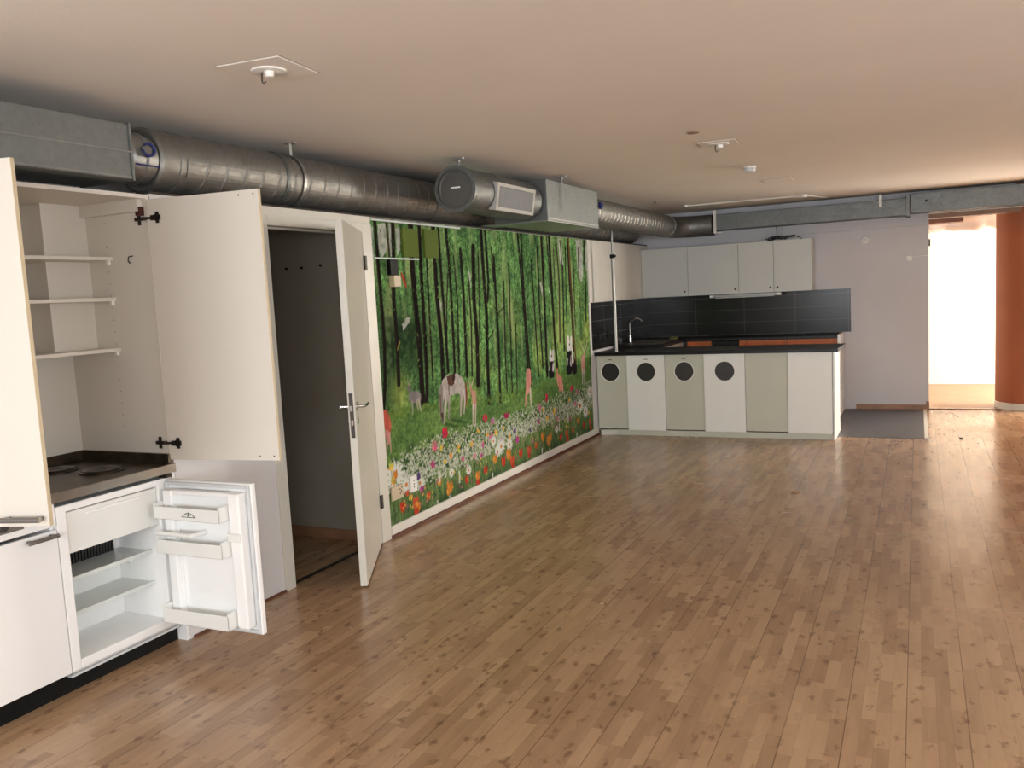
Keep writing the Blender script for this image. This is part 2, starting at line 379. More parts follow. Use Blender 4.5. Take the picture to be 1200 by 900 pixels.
# far room
struct('wall_far_back', boxes([(1.0, 2.6, 15.2, 15.4, 0, 2.9), (2.6, 7.8, 13.75, 13.95, 0, 2.9), (2.5, 2.6, 13.75, 15.2, 0, 2.9)]), mat('far_white_wall', (240, 236, 226), .7))
struct('wall_far_left', box(1.0, 1.2, YB+.18, 15.2, 0, 2.9), mat('far_side_wall', (236, 232, 222), .7))
struct('wall_far_right', boxes([(7.8, 8.0, YB+.18, 15.4, 0, 2.9)]), mat('far_right_wall', (236, 232, 222), .7))
struct('ceiling_far_room', box(1.0, 8.0, YB+.18, 15.4, 2.40, 2.9), mat('far_ceiling', (214, 200, 186), .8))
struct('trim_8', boxes([(OX0, 4.12, YB+.02, YB+.06, 0, .006)]), M['redgap'])
# sockets end piece at the wall edge
struct('trim_9', boxes([(OX0-.03, OX0+.004, YB-.02, YB+.02, 0, .10)]), M['woodbase'])

# ------------------------------------------------------------------ floor finishes
t = thing('vinyl_floor_panel', 'dark grey vinyl floor area behind the white kitchen island', 'vinyl flooring', (2.0, 10.0, 0))
obj('vinyl_sheet', boxes([(.62, 3.30, 9.14, 11.14, .0005, .004)]), M['mat'], t)
obj('edge_strip', boxes([(3.30, 3.335, 9.14, 11.13, .0005, .007)]), M['trimw'], t)
single('floor_socket_lid', lt([(0, 0), (0, .035), (.006, .035), (.006, 0)], (2.40, 6.64, 0), (0, 0, 1), 6), M['woodbase'], 'small dark metal lid set in the middle of the laminate floor', 'floor lid')
single('floor_stop', lt([(0, 0), (0, .02), (.012, .016), (.012, 0)], (3.62, 9.2, 0), (0, 0, 1), 10), M['darkmetal'], 'tiny dark stud on the floor in front of the bright opening', 'floor stud')

# ------------------------------------------------------------------ door
d1 = sempty('door_1', (0, DY1, 0))
fr = boxes([(-WT-.005, .012, DY0-.08, DY0, 0, 2.115), (-WT-.005, .012, DY1, 4.735, 0, 2.115), (-WT-.005, .012, DY0, DY1, 2.055, 2.115)])
obj('door_frame', fr, M['doorpaint'], d1, bevel=.003)
obj('door_stop', boxes([(-.07, -.045, DY0, DY0+.012, 0, 2.055), (-.07, -.045, DY1-.012, DY1, 0, 2.055), (-.07, -.045, DY0, DY1, 2.043, 2.055)]), M['doorpaint'], d1)
obj('overhead_panel', boxes([(-.004, .006, DY0-.08, 4.735, 2.115, 2.16)]), M['doorpaint'], d1)
obj('threshold', boxes([(-.05, -.025, DY0, DY1, 0, .006)]), M['darkmetal'], d1)
DW = .885
ang = math.atan2(3.845-DY1, .43-.005)
hinge = Matrix.Translation((.008, DY1-.002, 0)) @ Matrix.Rotation(ang, 4, 'Z')
# local: x along the leaf from the hinge, y thickness; 
def L_(bm): return xf(bm, hinge)
leaf = obj('door_leaf', L_(box(0, DW, -.04, 0, .012, 2.06)), M['doorpaint'], d1, bevel=.002)
obj('lock_plate', L_(boxes([(DW-.0005, DW+.0015, -.031, -.009, .86, 1.11)])), M['darkmetal'], leaf, label='dark steel lock plate on the door edge')
obj('latch_bolt', L_(boxes([(DW, DW+.009, -.027, -.013, 1.01, 1.04), (DW, DW+.004, -.026, -.014, .93, .96)])), M['chrome'], leaf)
for s in (1, -1):
    yb = 0 if s > 0 else -.04
    h = bmesh.new()
    lathe(h, [(0, 0), (0, .026), (.006, .026), (.008, .010), (.045, .0095), (.045, 0)], (DW-.06, yb, 1.03), (0, s, 0), 20)
    tube(h, [(DW-.055, yb+s*.045, 1.03), (DW-.10, yb+s*.052, 1.03), (DW-.175, yb+s*.05, 1.03)], [.0095, .009, .008], 10)
    lathe(h, [(0, 0), (0, .02), (.006, .02), (.006, 0)], (DW-.06, yb, .95), (0, s, 0), 16)
    obj('door_handle', L_(h), M['chrome'], leaf, smooth=True, label='chrome lever handle')
for z in (.28, 1.86):
    hb = bmesh.new(); tube(hb, [(.018, DY1+.0, z-.045), (.018, DY1+.0, z+.045)], .008, 10); bx(hb, .0125, .016, DY1-.002, DY1+.028, z-.045, z+.045)
    obj('hinge', hb, M['darkmetal'], d1)

# ------------------------------------------------------------------ kitchenette in its recess
XB = -.62
kc = thing('tall_cupboard', 'open white kitchenette wall cupboard with three shelves above the hob', 'cupboard', (-.3, 2.33, .9))
UZ0, UZ1 = .905, 2.13
obj('side_panel', box(XB, -.004, KY0+.002, KY0+.02, .932, 2.155), M['cream'], kc)
obj('side_panel', box(XB, -.004, KY1-.02, KY1-.002, .932, 2.155), M['cream'], kc)
obj('back_panel', box(XB, XB+.012, KY0+.02, KY1-.02, .932, 2.155), M['cream'], kc)
obj('top_panel', box(XB+.012, -.004, KY0+.02, KY1-.02, 2.137, 2.155), M['cream'], kc)
obj('boxed_pipe', box(XB+.012, -.42, 2.70, KY1-.02, 1.442, 2.137), M['cream'], kc)
obj('top_rail', boxes([(-.42, -.03, KY1-.05, KY1-.02, 2.08, 2.137)]), M['cream'], kc)
for z in (1.43, 1.674, 1.868):
    sh = obj('shelf', boxes([(XB+.012, -.26, KY0+.02, (KY1-.02) if z < 1.5 else 2.699, z-.0, z+.016)] + ([] if z < 1.5 else [(-.42, -.26, 2.699, KY1-.02, z, z+.016)])), M['cream'], kc)
    obj('shelf_pin', boxes([(-.29, -.275, KY1-.035, KY1-.02, z-.02, z)]), M['plastic'], sh)
hk = bmesh.new(); tube(hk, [(-.12, KY1-.02, 1.88), (-.12, KY1-.045, 1.875), (-.12, KY1-.05, 1.855), (-.12, KY1-.04, 1.845)], .003, 6)
obj('hook', hk, M['darkmetal'], kc)
for i in range(18):
    obj('pin_hole', lt([(0, 0), (0, .0025), (.001, .0025), (.001, 0)], (-.29, KY1-.02, 1.06+i*.058), (0, -1, 0), 6), M['darkfin'], kc)
obj('magnet_catch', box(-.05, -.02, KY1-.045, KY1-.02, 2.06, 2.10), mat('dark_red_catch', (70, 25, 20), .5), kc)
def leaf_door(y, tip, flip):
    a = math.atan2(tip[1]-y, tip[0]); mt = Matrix.Translation((.004, y, 0)) @ Matrix.Rotation(a, 4, 'Z'); W = .60
    th = (-.018, 0) if flip else (0, .018)
    d = obj('door', xf(box(.004, W, th[0], th[1], UZ0, UZ1), mt), M['white'] if not flip else M['cream'], kc, bevel=.0012)
    obj('edge_band', xf(box(W, W+.0015, th[0], th[1], UZ0, UZ1), mt), M['edge'], d)
    return d, mt, W
dL, mL, W = leaf_door(KY0+.012, (.589, 1.894), True)
hd = bmesh.new()
tube(hd, [(W-.165, -.048, .934), (W-.012, -.048, .934)], .0095, 14)
bx(hd, W-.155, W-.14, -.045, -.018, .928, .940); bx(hd, W-.035, W-.018, -.045, -.018, .928, .940)
obj('handle', xf(hd, mL), M['brushed'], dL, smooth=True, label='satin metal bar handle')
dR, mR, W = leaf_door(KY1-.012, (.60, 3.03), True)
def cup_hinge(z, m_, y, par):
    h = bmesh.new()
    b1 = bmesh.new(); bx(b1, .022, .075, -.024, -.018, z-.012, z+.012); lathe(b1, [(0, 0), (0, .017), (.006, .017), (.006, 0)], (.055, -.018, z), (0, -1, 0), 14); bx(b1, .05, .066, -.023, -.018, z-.026, z+.026)
    xf(b1, m_); me = bpy.data.meshes.new('t'); b1.to_mesh(me); b1.free(); h.from_mesh(me); bpy.data.meshes.remove(me)
    bx(h, -.075, -.01, y-.03, y-.018, z-.008, z+.008); bx(h, -.06, -.045, y-.024, y-.016, z-.028, z+.028)
    tube(h, [(-.02, y-.024, z), (.004, y-.034, z), (.03, y-.022, z)], .006, 8)
    obj('hinge', h, M['darkmetal'], par, label='dark steel cup hinge')
for z in (.985, 2.045): cup_hinge(z, mR, KY1-.002, kc)
for z in (UZ0+.02, UZ1-.02):
    for x in (.50, .575): obj('screw_hole', xf(lt([(0, 0), (0, .004), (.001, .004), (.001, 0)], (x, -.018, z), (0, -1, 0), 8), mR), M['darkfin'], dR)

hw = thing('hob_worktop', 'stainless steel kitchenette worktop with two round hotplates above the open fridge', 'hob', (-.3, 2.33, .86))
obj('worktop', boxes([(XB+.02, .012, KY0+.004, KY1-.022, .872, .880), (.0, .014, KY0+.004, KY1-.004, .842, .884)]), M['steel'], hw, bevel=.002)
obj('cooktop_surface', boxes([(XB+.03, -.002, KY0+.03, KY1-.03, .880, .8835)]), M['hob'], hw)
obj('upstand', boxes([(XB+.012, XB+.02, KY0+.02, KY1-.022, .872, .931), (XB+.02, -.004, KY1-.03, KY1-.004, .884, .931)]), M['hob'], hw)
for x, y, r in ((-.46, 2.67, .085), (-.21, 2.72, .09)):
    hp = obj('hotplate', lt([(0, 0), (0, r+.012), (.005, r+.012), (.007, r), (.013, r-.004), (.014, r*.8), (.013, .02), (.012, .018), (.012, 0)], (x, y, .8835), (0, 0, 1), 36), mat('worn_hotplate_iron', (52, 42, 34), .25, .7, var=.2, vscale=25), hw, smooth=True)

bc = thing('base_cabinet', 'white kitchenette base cabinet with round cooker knobs left of the fridge', 'cabinet', (-.3, 2.0, 0))
obj('carcass', boxes([(XB+.02, -.022, KY0+.004, KY0+.022, .10, .84), (XB+.02, -.022, 2.296, 2.312, .10, .84), (XB+.02, XB+.035, KY0+.022, 2.296, .10, .84), (XB+.02, -.022, KY0+.022, 2.296, .10, .118)]), M['white'], bc)
obj('control_panel', boxes([(-.02, -.002, KY0+.004, 2.312, .745, .84)]), M['white'], bc, bevel=.002)
cp = obj('knob_plate', boxes([(-.002, .001, KY0+.01, 2.17, .772, .832)]), M['brushed'], bc)
for y in (1.90, 1.99, 2.08):
    obj('knob', lt([(0, 0), (0, .022), (.008, .021), (.018, .018), (.020, .016), (.020, 0)], (.001, y, .802), (1, 0, 0), 20), M['darkfin'], bc, smooth=True)
obj('pilot_lamp', lt([(0, 0), (0, .006), (.005, .005), (.006, 0)], (.001, 2.14, .805), (1, 0, 0), 10), M['red'], bc)
dd = obj('door', box(-.02, -.002, KY0+.004, 2.312, .105, .730), M['white'], bc, bevel=.0015)
hd = bmesh.new(); tube(hd, [(.032, 2.165, .712), (.032, 2.295, .712)], .0085, 12); bx(hd, 0, .032, 2.175, 2.187, .706, .718); bx(hd, 0, .032, 2.275, 2.287, .706, .718)
obj('handle', hd, M['brushed'], dd, smooth=True, label='satin metal bar handle')
single('kitchenette_plinth', boxes([(-.075, -.062, KY0+.004, KY1-.02, 0, .098)]), M['blackplinth'], 'black plinth board under the kitchenette cabinet and fridge', 'plinth')
single('kitchenette_side_panel', boxes([(-.6, -.002, KY1-.018, KY1-.002, 0, .842)]), M['white'], 'narrow white end panel to the right of the open fridge', 'end panel')

fg = thing('refrigerator', 'small white built-in refrigerator with its door standing open', 'refrigerator', (-.3, 2.62, .1))
FY0, FY1, FZ0, FZ1, FX = 2.318, 2.930, .105, .822, -.57
wl = .045
obj('body', boxes([(FX, -.004, FY0, FY0+wl, FZ0, FZ1), (FX, -.004, FY1-wl-.035, FY1, FZ0, FZ1), (FX, -.31, FY0+wl, FY1-wl-.035, FZ0, FZ1), (FX, -.004, FY0+wl, FY1-wl-.035, FZ1-.03, FZ1), (FX, -.004, FY0+wl, FY1-wl-.035, FZ0, FZ0+.04)]), M['fridge'], fg, bevel=.004)
iy0, iy1 = FY0+wl, FY1-wl-.035
ff = obj('freezer_flap', boxes([(-.040, -.018, iy0+.002, iy1-.002, .605, .785)]), M['fridgebin'], fg, bevel=.006)
obj('flap_grip', boxes([(-.018, -.010, iy0+.10, iy1-.10, .755, .768)]), M['fridge'], ff, bevel=.003)
obj('freezer_box', boxes([(-.308, -.045, iy0+.004, iy1-.004, .602, .612)]), M['gasket'], fg)
fn = bmesh.new()
for i in range(26): bx(fn, -.295, -.28, iy0+.012+i*.0165, iy0+.022+i*.0165, .475, .60)
bx(fn, -.308, -.295, iy0+.005, iy0+.445, .47, .60)
obj('evaporator', fn, M['darkfin'], fg, label='dark ribbed cooling plate')
for z in (.47, .315):
    s = obj('shelf', boxes([(-.305, -.09, iy0+.003, iy1-.003, z, z+.005), (-.092, -.080, iy0+.003, iy1-.003, z-.006, z+.012)]), M['shelfglass'], fg, bevel=.001)
obj('thermostat', boxes([(-.30, -.22, iy1-.018, iy1, .40, .44)]), M['fridgebin'], fg, bevel=.004)
fg_grille = obj('base_grille', boxes([(-.058, -.03, FY0+.01, FY1-.01, .072, .084), (-.058, -.02, FY0+.01, FY1-.01, .092, .104)]), M['gasket'], fg)
# door, hinged at the right; local x from the hinge outward, local -y is the inner side (towards the camera)
FW = .585
fa = math.atan2(.012, 1)
fm = Matrix.Translation((.004, FY1-.012, 0)) @ Matrix.Rotation(fa, 4, 'Z')
def F_(bm): return xf(bm, fm)
FW = .52
fd = obj('door', F_(box(0, FW, -.028, 0, FZ0+.005, FZ1-.005)), M['fridge'], fg, bevel=.005)
gk = boxes([(.006, .022, -.042, -.028, .118, .81), (FW-.022, FW-.006, -.042, -.028, .118, .81), (.022, FW-.022, -.042, -.028, .794, .81), (.022, FW-.022, -.042, -.028, .118, .134)])
obj('gasket', F_(gk), M['gasket'], fd, bevel=.003)
obj('inner_liner', F_(boxes([(.03, .085, -.085, -.028, .15, .78), (FW-.095, FW-.03, -.085, -.028, .15, .78), (.085, FW-.095, -.05, -.028, .15, .78), (.085, FW-.095, -.075, -.028, .755, .78)])), M['fridge'], fd, bevel=.008)
def bin_(z0, z1, dpt):
    return F_(boxes([(.022, FW-.10, -.042-dpt, -.042-dpt+.006, z0, z1), (.022, .028, -.042-dpt, -.04, z0, z1+.012), (FW-.106, FW-.10, -.042-dpt, -.04, z0, z1+.012), (.022, FW-.10, -.042-dpt, -.04, z0, z0+.006)]))
for z0, z1 in ((.655, .715), (.49, .555), (.155, .225)):
    bb = obj('door_bin', bin_(z0, z1, .095), M['fridgebin'], fd, bevel=.003)
    if z0 == .655:
        g = bmesh.new()
        pts = [(-.04+.08*i/10, .02*math.sin(PI*i/10)) for i in range(11)]
        tube(g, [(.24+a, -.1385, .675+b) for a, b in pts], .0012, 5); tube(g, [(.20, -.1385, .675), (.28, -.1385, .675)], .0012, 5)
        tube(g, [(.235, -.1385, .675), (.24, -.1385, .697), (.246, -.1385, .675)], .0012, 5); tube(g, [(.22, -.1385, .690), (.242, -.1385, .683), (.262, -.1385, .690)], .001, 5)
        obj('dome_emblem', F_(g), M['blackplinth'], bb, label='small black dome shaped emblem')
    if z0 == .49:
        g = bmesh.new(); tube(g, [(.03, -.13, .585), (.24, -.13, .585), (.25, -.10, .585), (.25, -.05, .585)], .011, 10)
        obj('bottle_holder', F_(g), M['fridgebin'], bb, smooth=True)
obj('door_rib', F_(boxes([(FW-.105, FW-.03, -.096, -.084, .56, .60)])), M['fridgebin'], fd, bevel=.006)
obj('hinge', boxes([(-.03, .02, FY1-.05, FY1-.015, .824, .838)]), M['darkmetal'], fg)

# ------------------------------------------------------------------ forest mural: painted point by point on a fine mesh
def onwall(px, py):
    d = R0*((px-600)/FPX)+D0*((py-450)/FPX)+fw
    t_ = -CAMP.x/d.x; p = CAMP+d*t_; return (p.y, p.z)
MY0, MY1, MZ0, MZ1 = 4.737, 8.80, .085, 2.158
NS = .0068
nw, nh = int((MY1-MY0)/NS)+1, int((MZ1-MZ0)/NS)+1
rs = np.random.RandomState(4)
YY, ZZ = np.meshgrid(np.linspace(MY0, MY1, nw), np.linspace(MZ0, MZ1, nh))
def vnoise(sy, sz, seed):
    r = np.random.RandomState(seed); gy = (YY-MY0)/sy; gz = (ZZ-MZ0)/sz
    g = r.rand(int(gz.max())+3, int(gy.max())+3); iy = gy.astype(int); iz = gz.astype(int); fy = gy-iy; fz = gz-iz
    fy = fy*fy*(3-2*fy); fz = fz*fz*(3-2*fz)
    return (g[iz, iy]*(1-fy)+g[iz, iy+1]*fy)*(1-fz)+(g[iz+1, iy]*(1-fy)+g[iz+1, iy+1]*fy)*fz
def lerp3(a, b, t_): return np.array(a)[None, None]*(1-t_[..., None])+np.array(b)[None, None]*t_[..., None]
n1 = vnoise(.5, .6, 1); n2 = vnoise(.12, .12, 2); n3 = vnoise(.035, .035, 3); n4 = vnoise(.03, .2, 5); n5 = vnoise(.012, .012, 6)
n6 = vnoise(.018, .05, 7); base = lerp3((30, 60, 34), (112, 166, 88), np.clip(-.02+.4*n1+.45*n2+.3*n3+.25*n6, 0, 1))
base = base*(.5+.75*n5[..., None]+.3*n4[..., None])
stk = np.clip(vnoise(.022, .9, 11)*2.2-1.6, 0, 1)*np.clip((ZZ-.85)/.3, 0, 1); base = base*(1-.75*stk[..., None])+np.array((30, 30, 24))*.75*stk[..., None]
uu = (YY-MY0)/(MY1-MY0)
# sunlit yellow-green undergrowth between the trunks as printed
yl = np.clip(vnoise(.22, .3, 9)*1.7-.55, 0, 1)*np.exp(-((ZZ-.98-.12*uu)/.36)**2)
base = base*(1-yl[..., None])+np.array((172, 192, 84))[None, None]*(.68+.6*n3[..., None])*yl[..., None]
pal = np.clip(vnoise(.06, .35, 10)*1.9-.98, 0, 1)*np.clip((ZZ-.9)/.4, 0, 1)
base = base*(1-pal[..., None])+np.array((160, 178, 110))[None, None]*pal[..., None]
dk = np.exp(-((YY-5.15)/.30)**2-((ZZ-1.32)/.22)**2)*.75+np.exp(-((YY-4.85)/.16)**2-((ZZ-1.2)/.4)**2)*.4
dk = np.clip(dk*(.5+n3), 0, .85)
base = base*(1-dk[..., None])+np.array((24, 44, 26))[None, None]*dk[..., None]
IMG = base
def put(mask, col, a=1.):
    col = np.array(col, float); m = (mask*a)[..., None]; return m, col
def window(y0, y1, z0, z1):
    i0 = max(0, int((y0-MY0)/NS)-1); i1 = min(nw, int((y1-MY0)/NS)+3); j0 = max(0, int((z0-MZ0)/NS)-1); j1 = min(nh, int((z1-MZ0)/NS)+3)
    return slice(j0, max(j0, j1)), slice(i0, max(i0, i1))
def ell(y, z, ry, rz, col, a=1., ang=0., jit=0.):
    R = max(ry, rz); s = window(y-R, y+R, z-R, z+R); Y = YY[s]-y; Z = ZZ[s]-z
    if Y.size == 0: return
    c, sn = math.cos(ang), math.sin(ang); q = ((Y*c+Z*sn)/ry)**2+((-Y*sn+Z*c)/rz)**2
    m = np.clip((1.15-q)/.3, 0, 1)*a; col_ = np.array(col, float)
    if jit: col_ = col_*(1+jit*(n5[s][..., None]-.5))
    IMG[s] = IMG[s]*(1-m[..., None])+col_*m[..., None]
def stroke(pts, wid, col, a=1., jit=0.):
    """pts (y,z) polyline, wid width in metres (list or number)"""
    ws = wid if isinstance(wid, (list, tuple)) else [wid]*len(pts)
    for (p, q), (w0, w1) in zip(zip(pts, pts[1:]), zip(ws, ws[1:])):
        W = max(w0, w1); s = window(min(p[0], q[0])-W, max(p[0], q[0])+W, min(p[1], q[1])-W*.3, max(p[1], q[1])+W*.3); Y = YY[s]; Z = ZZ[s]
        if Y.size == 0: continue
        dy, dz = q[0]-p[0], q[1]-p[1]; L2 = dy*dy+dz*dz+1e-9
        t_ = np.clip(((Y-p[0])*dy+(Z-p[1])*dz)/L2, 0, 1); dist = np.hypot(Y-p[0]-t_*dy, Z-p[1]-t_*dz); hw_ = (w0+(w1-w0)*t_)/2
        m = np.clip((hw_-dist)/NS+.5, 0, 1)*a; col_ = np.array(col, float)
        if jit: col_ = col_*(1+jit*(n4[s][..., None]-.5))
        IMG[s] = IMG[s]*(1-m[..., None])+col_*m[..., None]
def poly(pts, col, a=1., jit=0., tex=None):
    ys = [p[0] for p in pts]; zs = [p[1] for p in pts]; s = window(min(ys), max(ys), min(zs), max(zs)); Y = YY[s]; Z = ZZ[s]
    ins = np.zeros(Y.shape, bool)
    for i in range(len(pts)):
        (y1, z1), (y2, z2) = pts[i], pts[(i+1) % len(pts)]
        if z1 == z2: continue
        c_ = ((z1 > Z) != (z2 > Z)) & (Y < (y2-y1)*(Z-z1)/(z2-z1)+y1); ins ^= c_
    col_ = np.array(col, float)
    if tex is not None: col_ = tex[s]
    if jit: col_ = col_*(1+jit*(n3[s][..., None]-.5))
    m = ins[..., None]*a; IMG[s] = IMG[s]*(1-m)+col_*m
def PX(l): return [onwall(*p) for p in l]
pxw = lambda px: abs(onwall(px+.5, 400)[0]-onwall(px-.5, 400)[0])      # metres of wall per photo pixel there
# pale gaps of sky
for pg in ([(442,262),(451,262),(454,292),(447,303),(443,290)], [(455,262),(458,262),(459,290),(458,303),(456,290)], [(433,265),(436,265),(438,300),(437,318),(434,300)], [(463,268),(468,266),(469,292),(465,300)],
           [(471,380),(476,372),(481,371),(479,378),(472,388)], [(653.5,280),(657,280),(660,311),(656,309)], [(674,281),(682,282),(683,322),(681,331),(677,322)], [(684,290),(688.5,284),(690,318),(687,318)], [(632,330),(634,330),(637,345),(635,348)], [(641,325),(643,340),(645,342),(643,344)], [(548,315),(551,320),(552,338),(550,330)], [(515,352),(517,355),(517,366),(515,360)]):
    poly(PX(pg), (188, 188, 182), .85, .3)
# trunks
TR = [([(438.5,257),(444,325),(447,360),(450,400),(451,450),(449,480)],4,0),([(452,257),(456,300)],2.4,1),([(459.5,257),(461,300),(461,350),(465,400),(467,450)],4.3,0),
([(480.5,259),(482,300),(486,350),(491,400),(494,450),(496,481)],6,0),([(490.5,262),(492,300),(495,350),(498,400),(500,450),(500,470)],4,0),([(499.5,302),(502,350),(507,445)],2,0),
([(507,264),(509,302),(512,350),(517,400),(519,446)],4.6,0),([(513,266),(515,300),(519,350),(525,435)],3,0),([(522,268),(526,310),(529,355),(533,440)],3,0),([(539,293),(543,345),(547,440)],3,0),
([(554,290),(555,350),(559,400),(560,450)],4.2,0),([(563,268),(567,330),(570,370),(571,420),(573,475)],3.6,0),([(568,269),(572,330),(571,352)],2.4,0),([(578,300),(581,350),(584,400),(586,470)],2.6,0),
([(606,273),(611,330),(615,380),(619,445)],2,0),([(610,274),(614,350),(618,400),(622,450)],2,0),([(622,305),(626,360),(629,410),(631,440)],1.6,0),([(634,278),(638,360),(641,440)],2.7,0),([(640,277),(645,335)],1.2,0),
([(643,277),(647,350),(650,400),(653,432)],2.6,0),([(651,278),(655,330),(656,400)],1.6,1),([(659,312),(661,410)],1.5,0),([(664.5,280),(667,330),(670,370),(672,410)],1.8,0),([(666,280),(668,320),(671,370),(675,431)],1.6,2),
([(684,283),(686,340),(686.5,376)],1.5,0),([(531,300),(536,355),(538,430)],1.3,0),([(549,330),(552,380),(553,440)],1.6,0),([(590,330),(592,420),(594,460)],1.3,0),([(597,350),(600,460)],1.2,0),([(604,380),(606,460)],1.1,0),
([(629,290),(632,360),(636,430)],1.7,0),([(648,290),(650,340)],1.,1),([(656,282),(660,330)],1.1,1),([(662,290),(664,380)],1.1,0),([(671,290),(674,380)],1.,1),([(677,290),(679,360)],1.,1),([(560,300),(562,400)],1.2,0),([(526,290),(523,360),(524,430)],1.2,0),
([(575,290),(578,330)],1.2,0),([(596,310),(597,350)],1.5,0),([(535,380),(538,440)],1.,0)]
cols = [(32, 25, 22), (62, 46, 36), (98, 66, 38)]
for pts, wpx, k in TR:
    W = wpx*pxw(pts[0][0]); P_ = PX(pts); stroke(P_, W, cols[k], 1, .5)
    stroke([(y-W*.3, z) for y, z in P_], W*.18, tuple(c*1.8 for c in cols[k]), .45)
for a, b in (((586,372),(578,358)),((583,368),(590,360)),((572,398),(578,388)),((572,390),(566,382))): stroke(PX([a, b]), .012, (34, 30, 26), .9)
# leaf sprays across the trunks
for i in range(2200):
    y = rs.uniform(MY0, MY1); z = rs.uniform(.9, MZ1)
    dens = vnoise_at = n2[min(nh-1, int((z-MZ0)/NS)), min(nw-1, int((y-MY0)/NS))]
    if rs.rand() > (dens*1.2 if z > 1.0 else dens): continue
    g = rs.rand(); c_ = (40+100*g**1.6, 84+90*g, 38+48*g**1.5) if rs.rand() < .72 else (26, 48, 28)
    ell(y, z, rs.uniform(.003, .007), rs.uniform(.005, .014), c_, .8, rs.uniform(-1, 1))
# hill and lawn
G_ = lerp3((60, 98, 46), (122, 160, 78), np.clip(.2+.5*vnoise(.35, .09, 20)+.35*n3, 0, 1))*(.78+.4*n5[..., None])
poly(PX([(446,497),(470,487),(500,481),(522,484),(545,477),(570,474),(585,477),(600,467),(625,456),(645,447),(662,438),(694,425),(697,520),(470,650),(440,650)]), (0, 0, 0), 1, 0, G_)
for i in range(500):      # soft bushes on the crest
    px = rs.uniform(446, 692); py = np.interp(px, [446, 500, 545, 600, 645, 692], [492, 480, 476, 466, 446, 424])+rs.uniform(-7, 2); y, z = onwall(px, py)
    g = rs.rand(); ell(y, z, .02, .014, (60+70*g, 100+60*g, 36+30*g), .5, rs.uniform(-1, 1))
# dark band at the shadow of the print's meadow edge + meadow grass
G2 = lerp3((96, 128, 62), (172, 190, 124), np.clip(n4*.7+.4*n3, 0, 1))*(.7+.45*n5[..., None])
poly(PX([(446,572),(480,560),(520,538),(560,518),(600,500),(640,486),(680,470),(697,462),(700,520),(460,650),(440,650)]), (0, 0, 0), .9, 0, G2)
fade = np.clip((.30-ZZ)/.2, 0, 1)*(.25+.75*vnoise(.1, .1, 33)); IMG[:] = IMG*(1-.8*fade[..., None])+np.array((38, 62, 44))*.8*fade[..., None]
for i in range(2600):
    y = rs.uniform(MY0, MY1); z = rs.uniform(MZ0, .48); g = rs.rand()
    c_ = (70+80*g, 110+70*g, 45+50*g) if rs.rand() < .7 else (40, 72, 44)
    h_ = rs.uniform(.03, .09); stroke([(y, z), (y+rs.uniform(-.02, .02), z+h_)], .007, c_, .7)
# small white daisies in a dense band
def band(px):
    t0 = np.interp(px, [446, 470, 500, 540, 580, 620, 660, 696], [550, 530, 512, 499, 489, 476, 458, 442]); t1 = np.interp(px, [446, 480, 520, 560, 600, 640, 680, 696], [582, 574, 560, 540, 518, 501, 485, 474]); return t0, t1
for i in range(300):
    px = rs.uniform(446, 694); a, b = band(px); y, z = onwall(px, a+(b-a)*rs.beta(1.6, 1.4)); ell(y, z, .03, .02, (52, 80, 44), .55)
for i in range(4000):
    px = 446+248*rs.rand()**.8; a, b = band(px); py = a+(b-a)*rs.beta(1.7, 1.5)
    y, z = onwall(px, py); r = rs.uniform(.006, .0115)*(1.25 if py > (a+b)/2 else .95); g = rs.uniform(.8, 1.05)
    ell(y, z, r, r*.75, (206*g, 212*g, 190*g), .9)
# bigger flowers
def flower(px, py, kind, s=1.):
    y, z = onwall(px, py); k = s*.88
    if kind == 'daisy':
        stroke([(y, z), (y+.01, z-.13*k)], .006, (70, 110, 60))
        for j in range(12):
            t_ = 2*PI*j/12; ell(y+math.cos(t_)*.035*k, z+math.sin(t_)*.03*k, .022*k, .008*k, (226, 232, 222), .95, t_)
        ell(y, z, .014*k, .012*k, (224, 130, 36))
    elif kind in TUL:
        c_ = TUL[kind]; stroke([(y, z), (y+.005, z-.10*k)], .007, (70, 104, 52))
        ell(y-.012*k, z, .017*k, .032*k, c_, 1, .25, .4); ell(y+.012*k, z+.003, .017*k, .030*k, tuple(v*.88 for v in c_), 1, -.25, .4); ell(y, z-.012*k, .02*k, .02*k, tuple(v*.95 for v in c_), 1)
    elif kind in PUF:
        c_ = PUF[kind]; stroke([(y, z), (y, z-.07*k)], .006, (50, 84, 44))
        for j in range(9):
            t_ = rs.uniform(0, 2*PI); ell(y+math.cos(t_)*.016*k, z+math.sin(t_)*.013*k, .010*k, .013*k, tuple(min(255, v*rs.uniform(.8, 1.2)) for v in c_), 1, rs.uniform(-1, 1))
    elif kind == 'spike':
        for j in range(7): ell(y+rs.uniform(-.008, .008), z-.015*j*k, .012, .012, (214, 218, 206), .9)
TUL = {'red': (216, 62, 40), 'orange': (236, 146, 50), 'vermil': (226, 92, 52)}
PUF = {'crim': (200, 44, 74), 'pink': (214, 110, 140), 'mag': (190, 70, 140), 'yel': (236, 190, 70), 'pur': (92, 62, 130)}
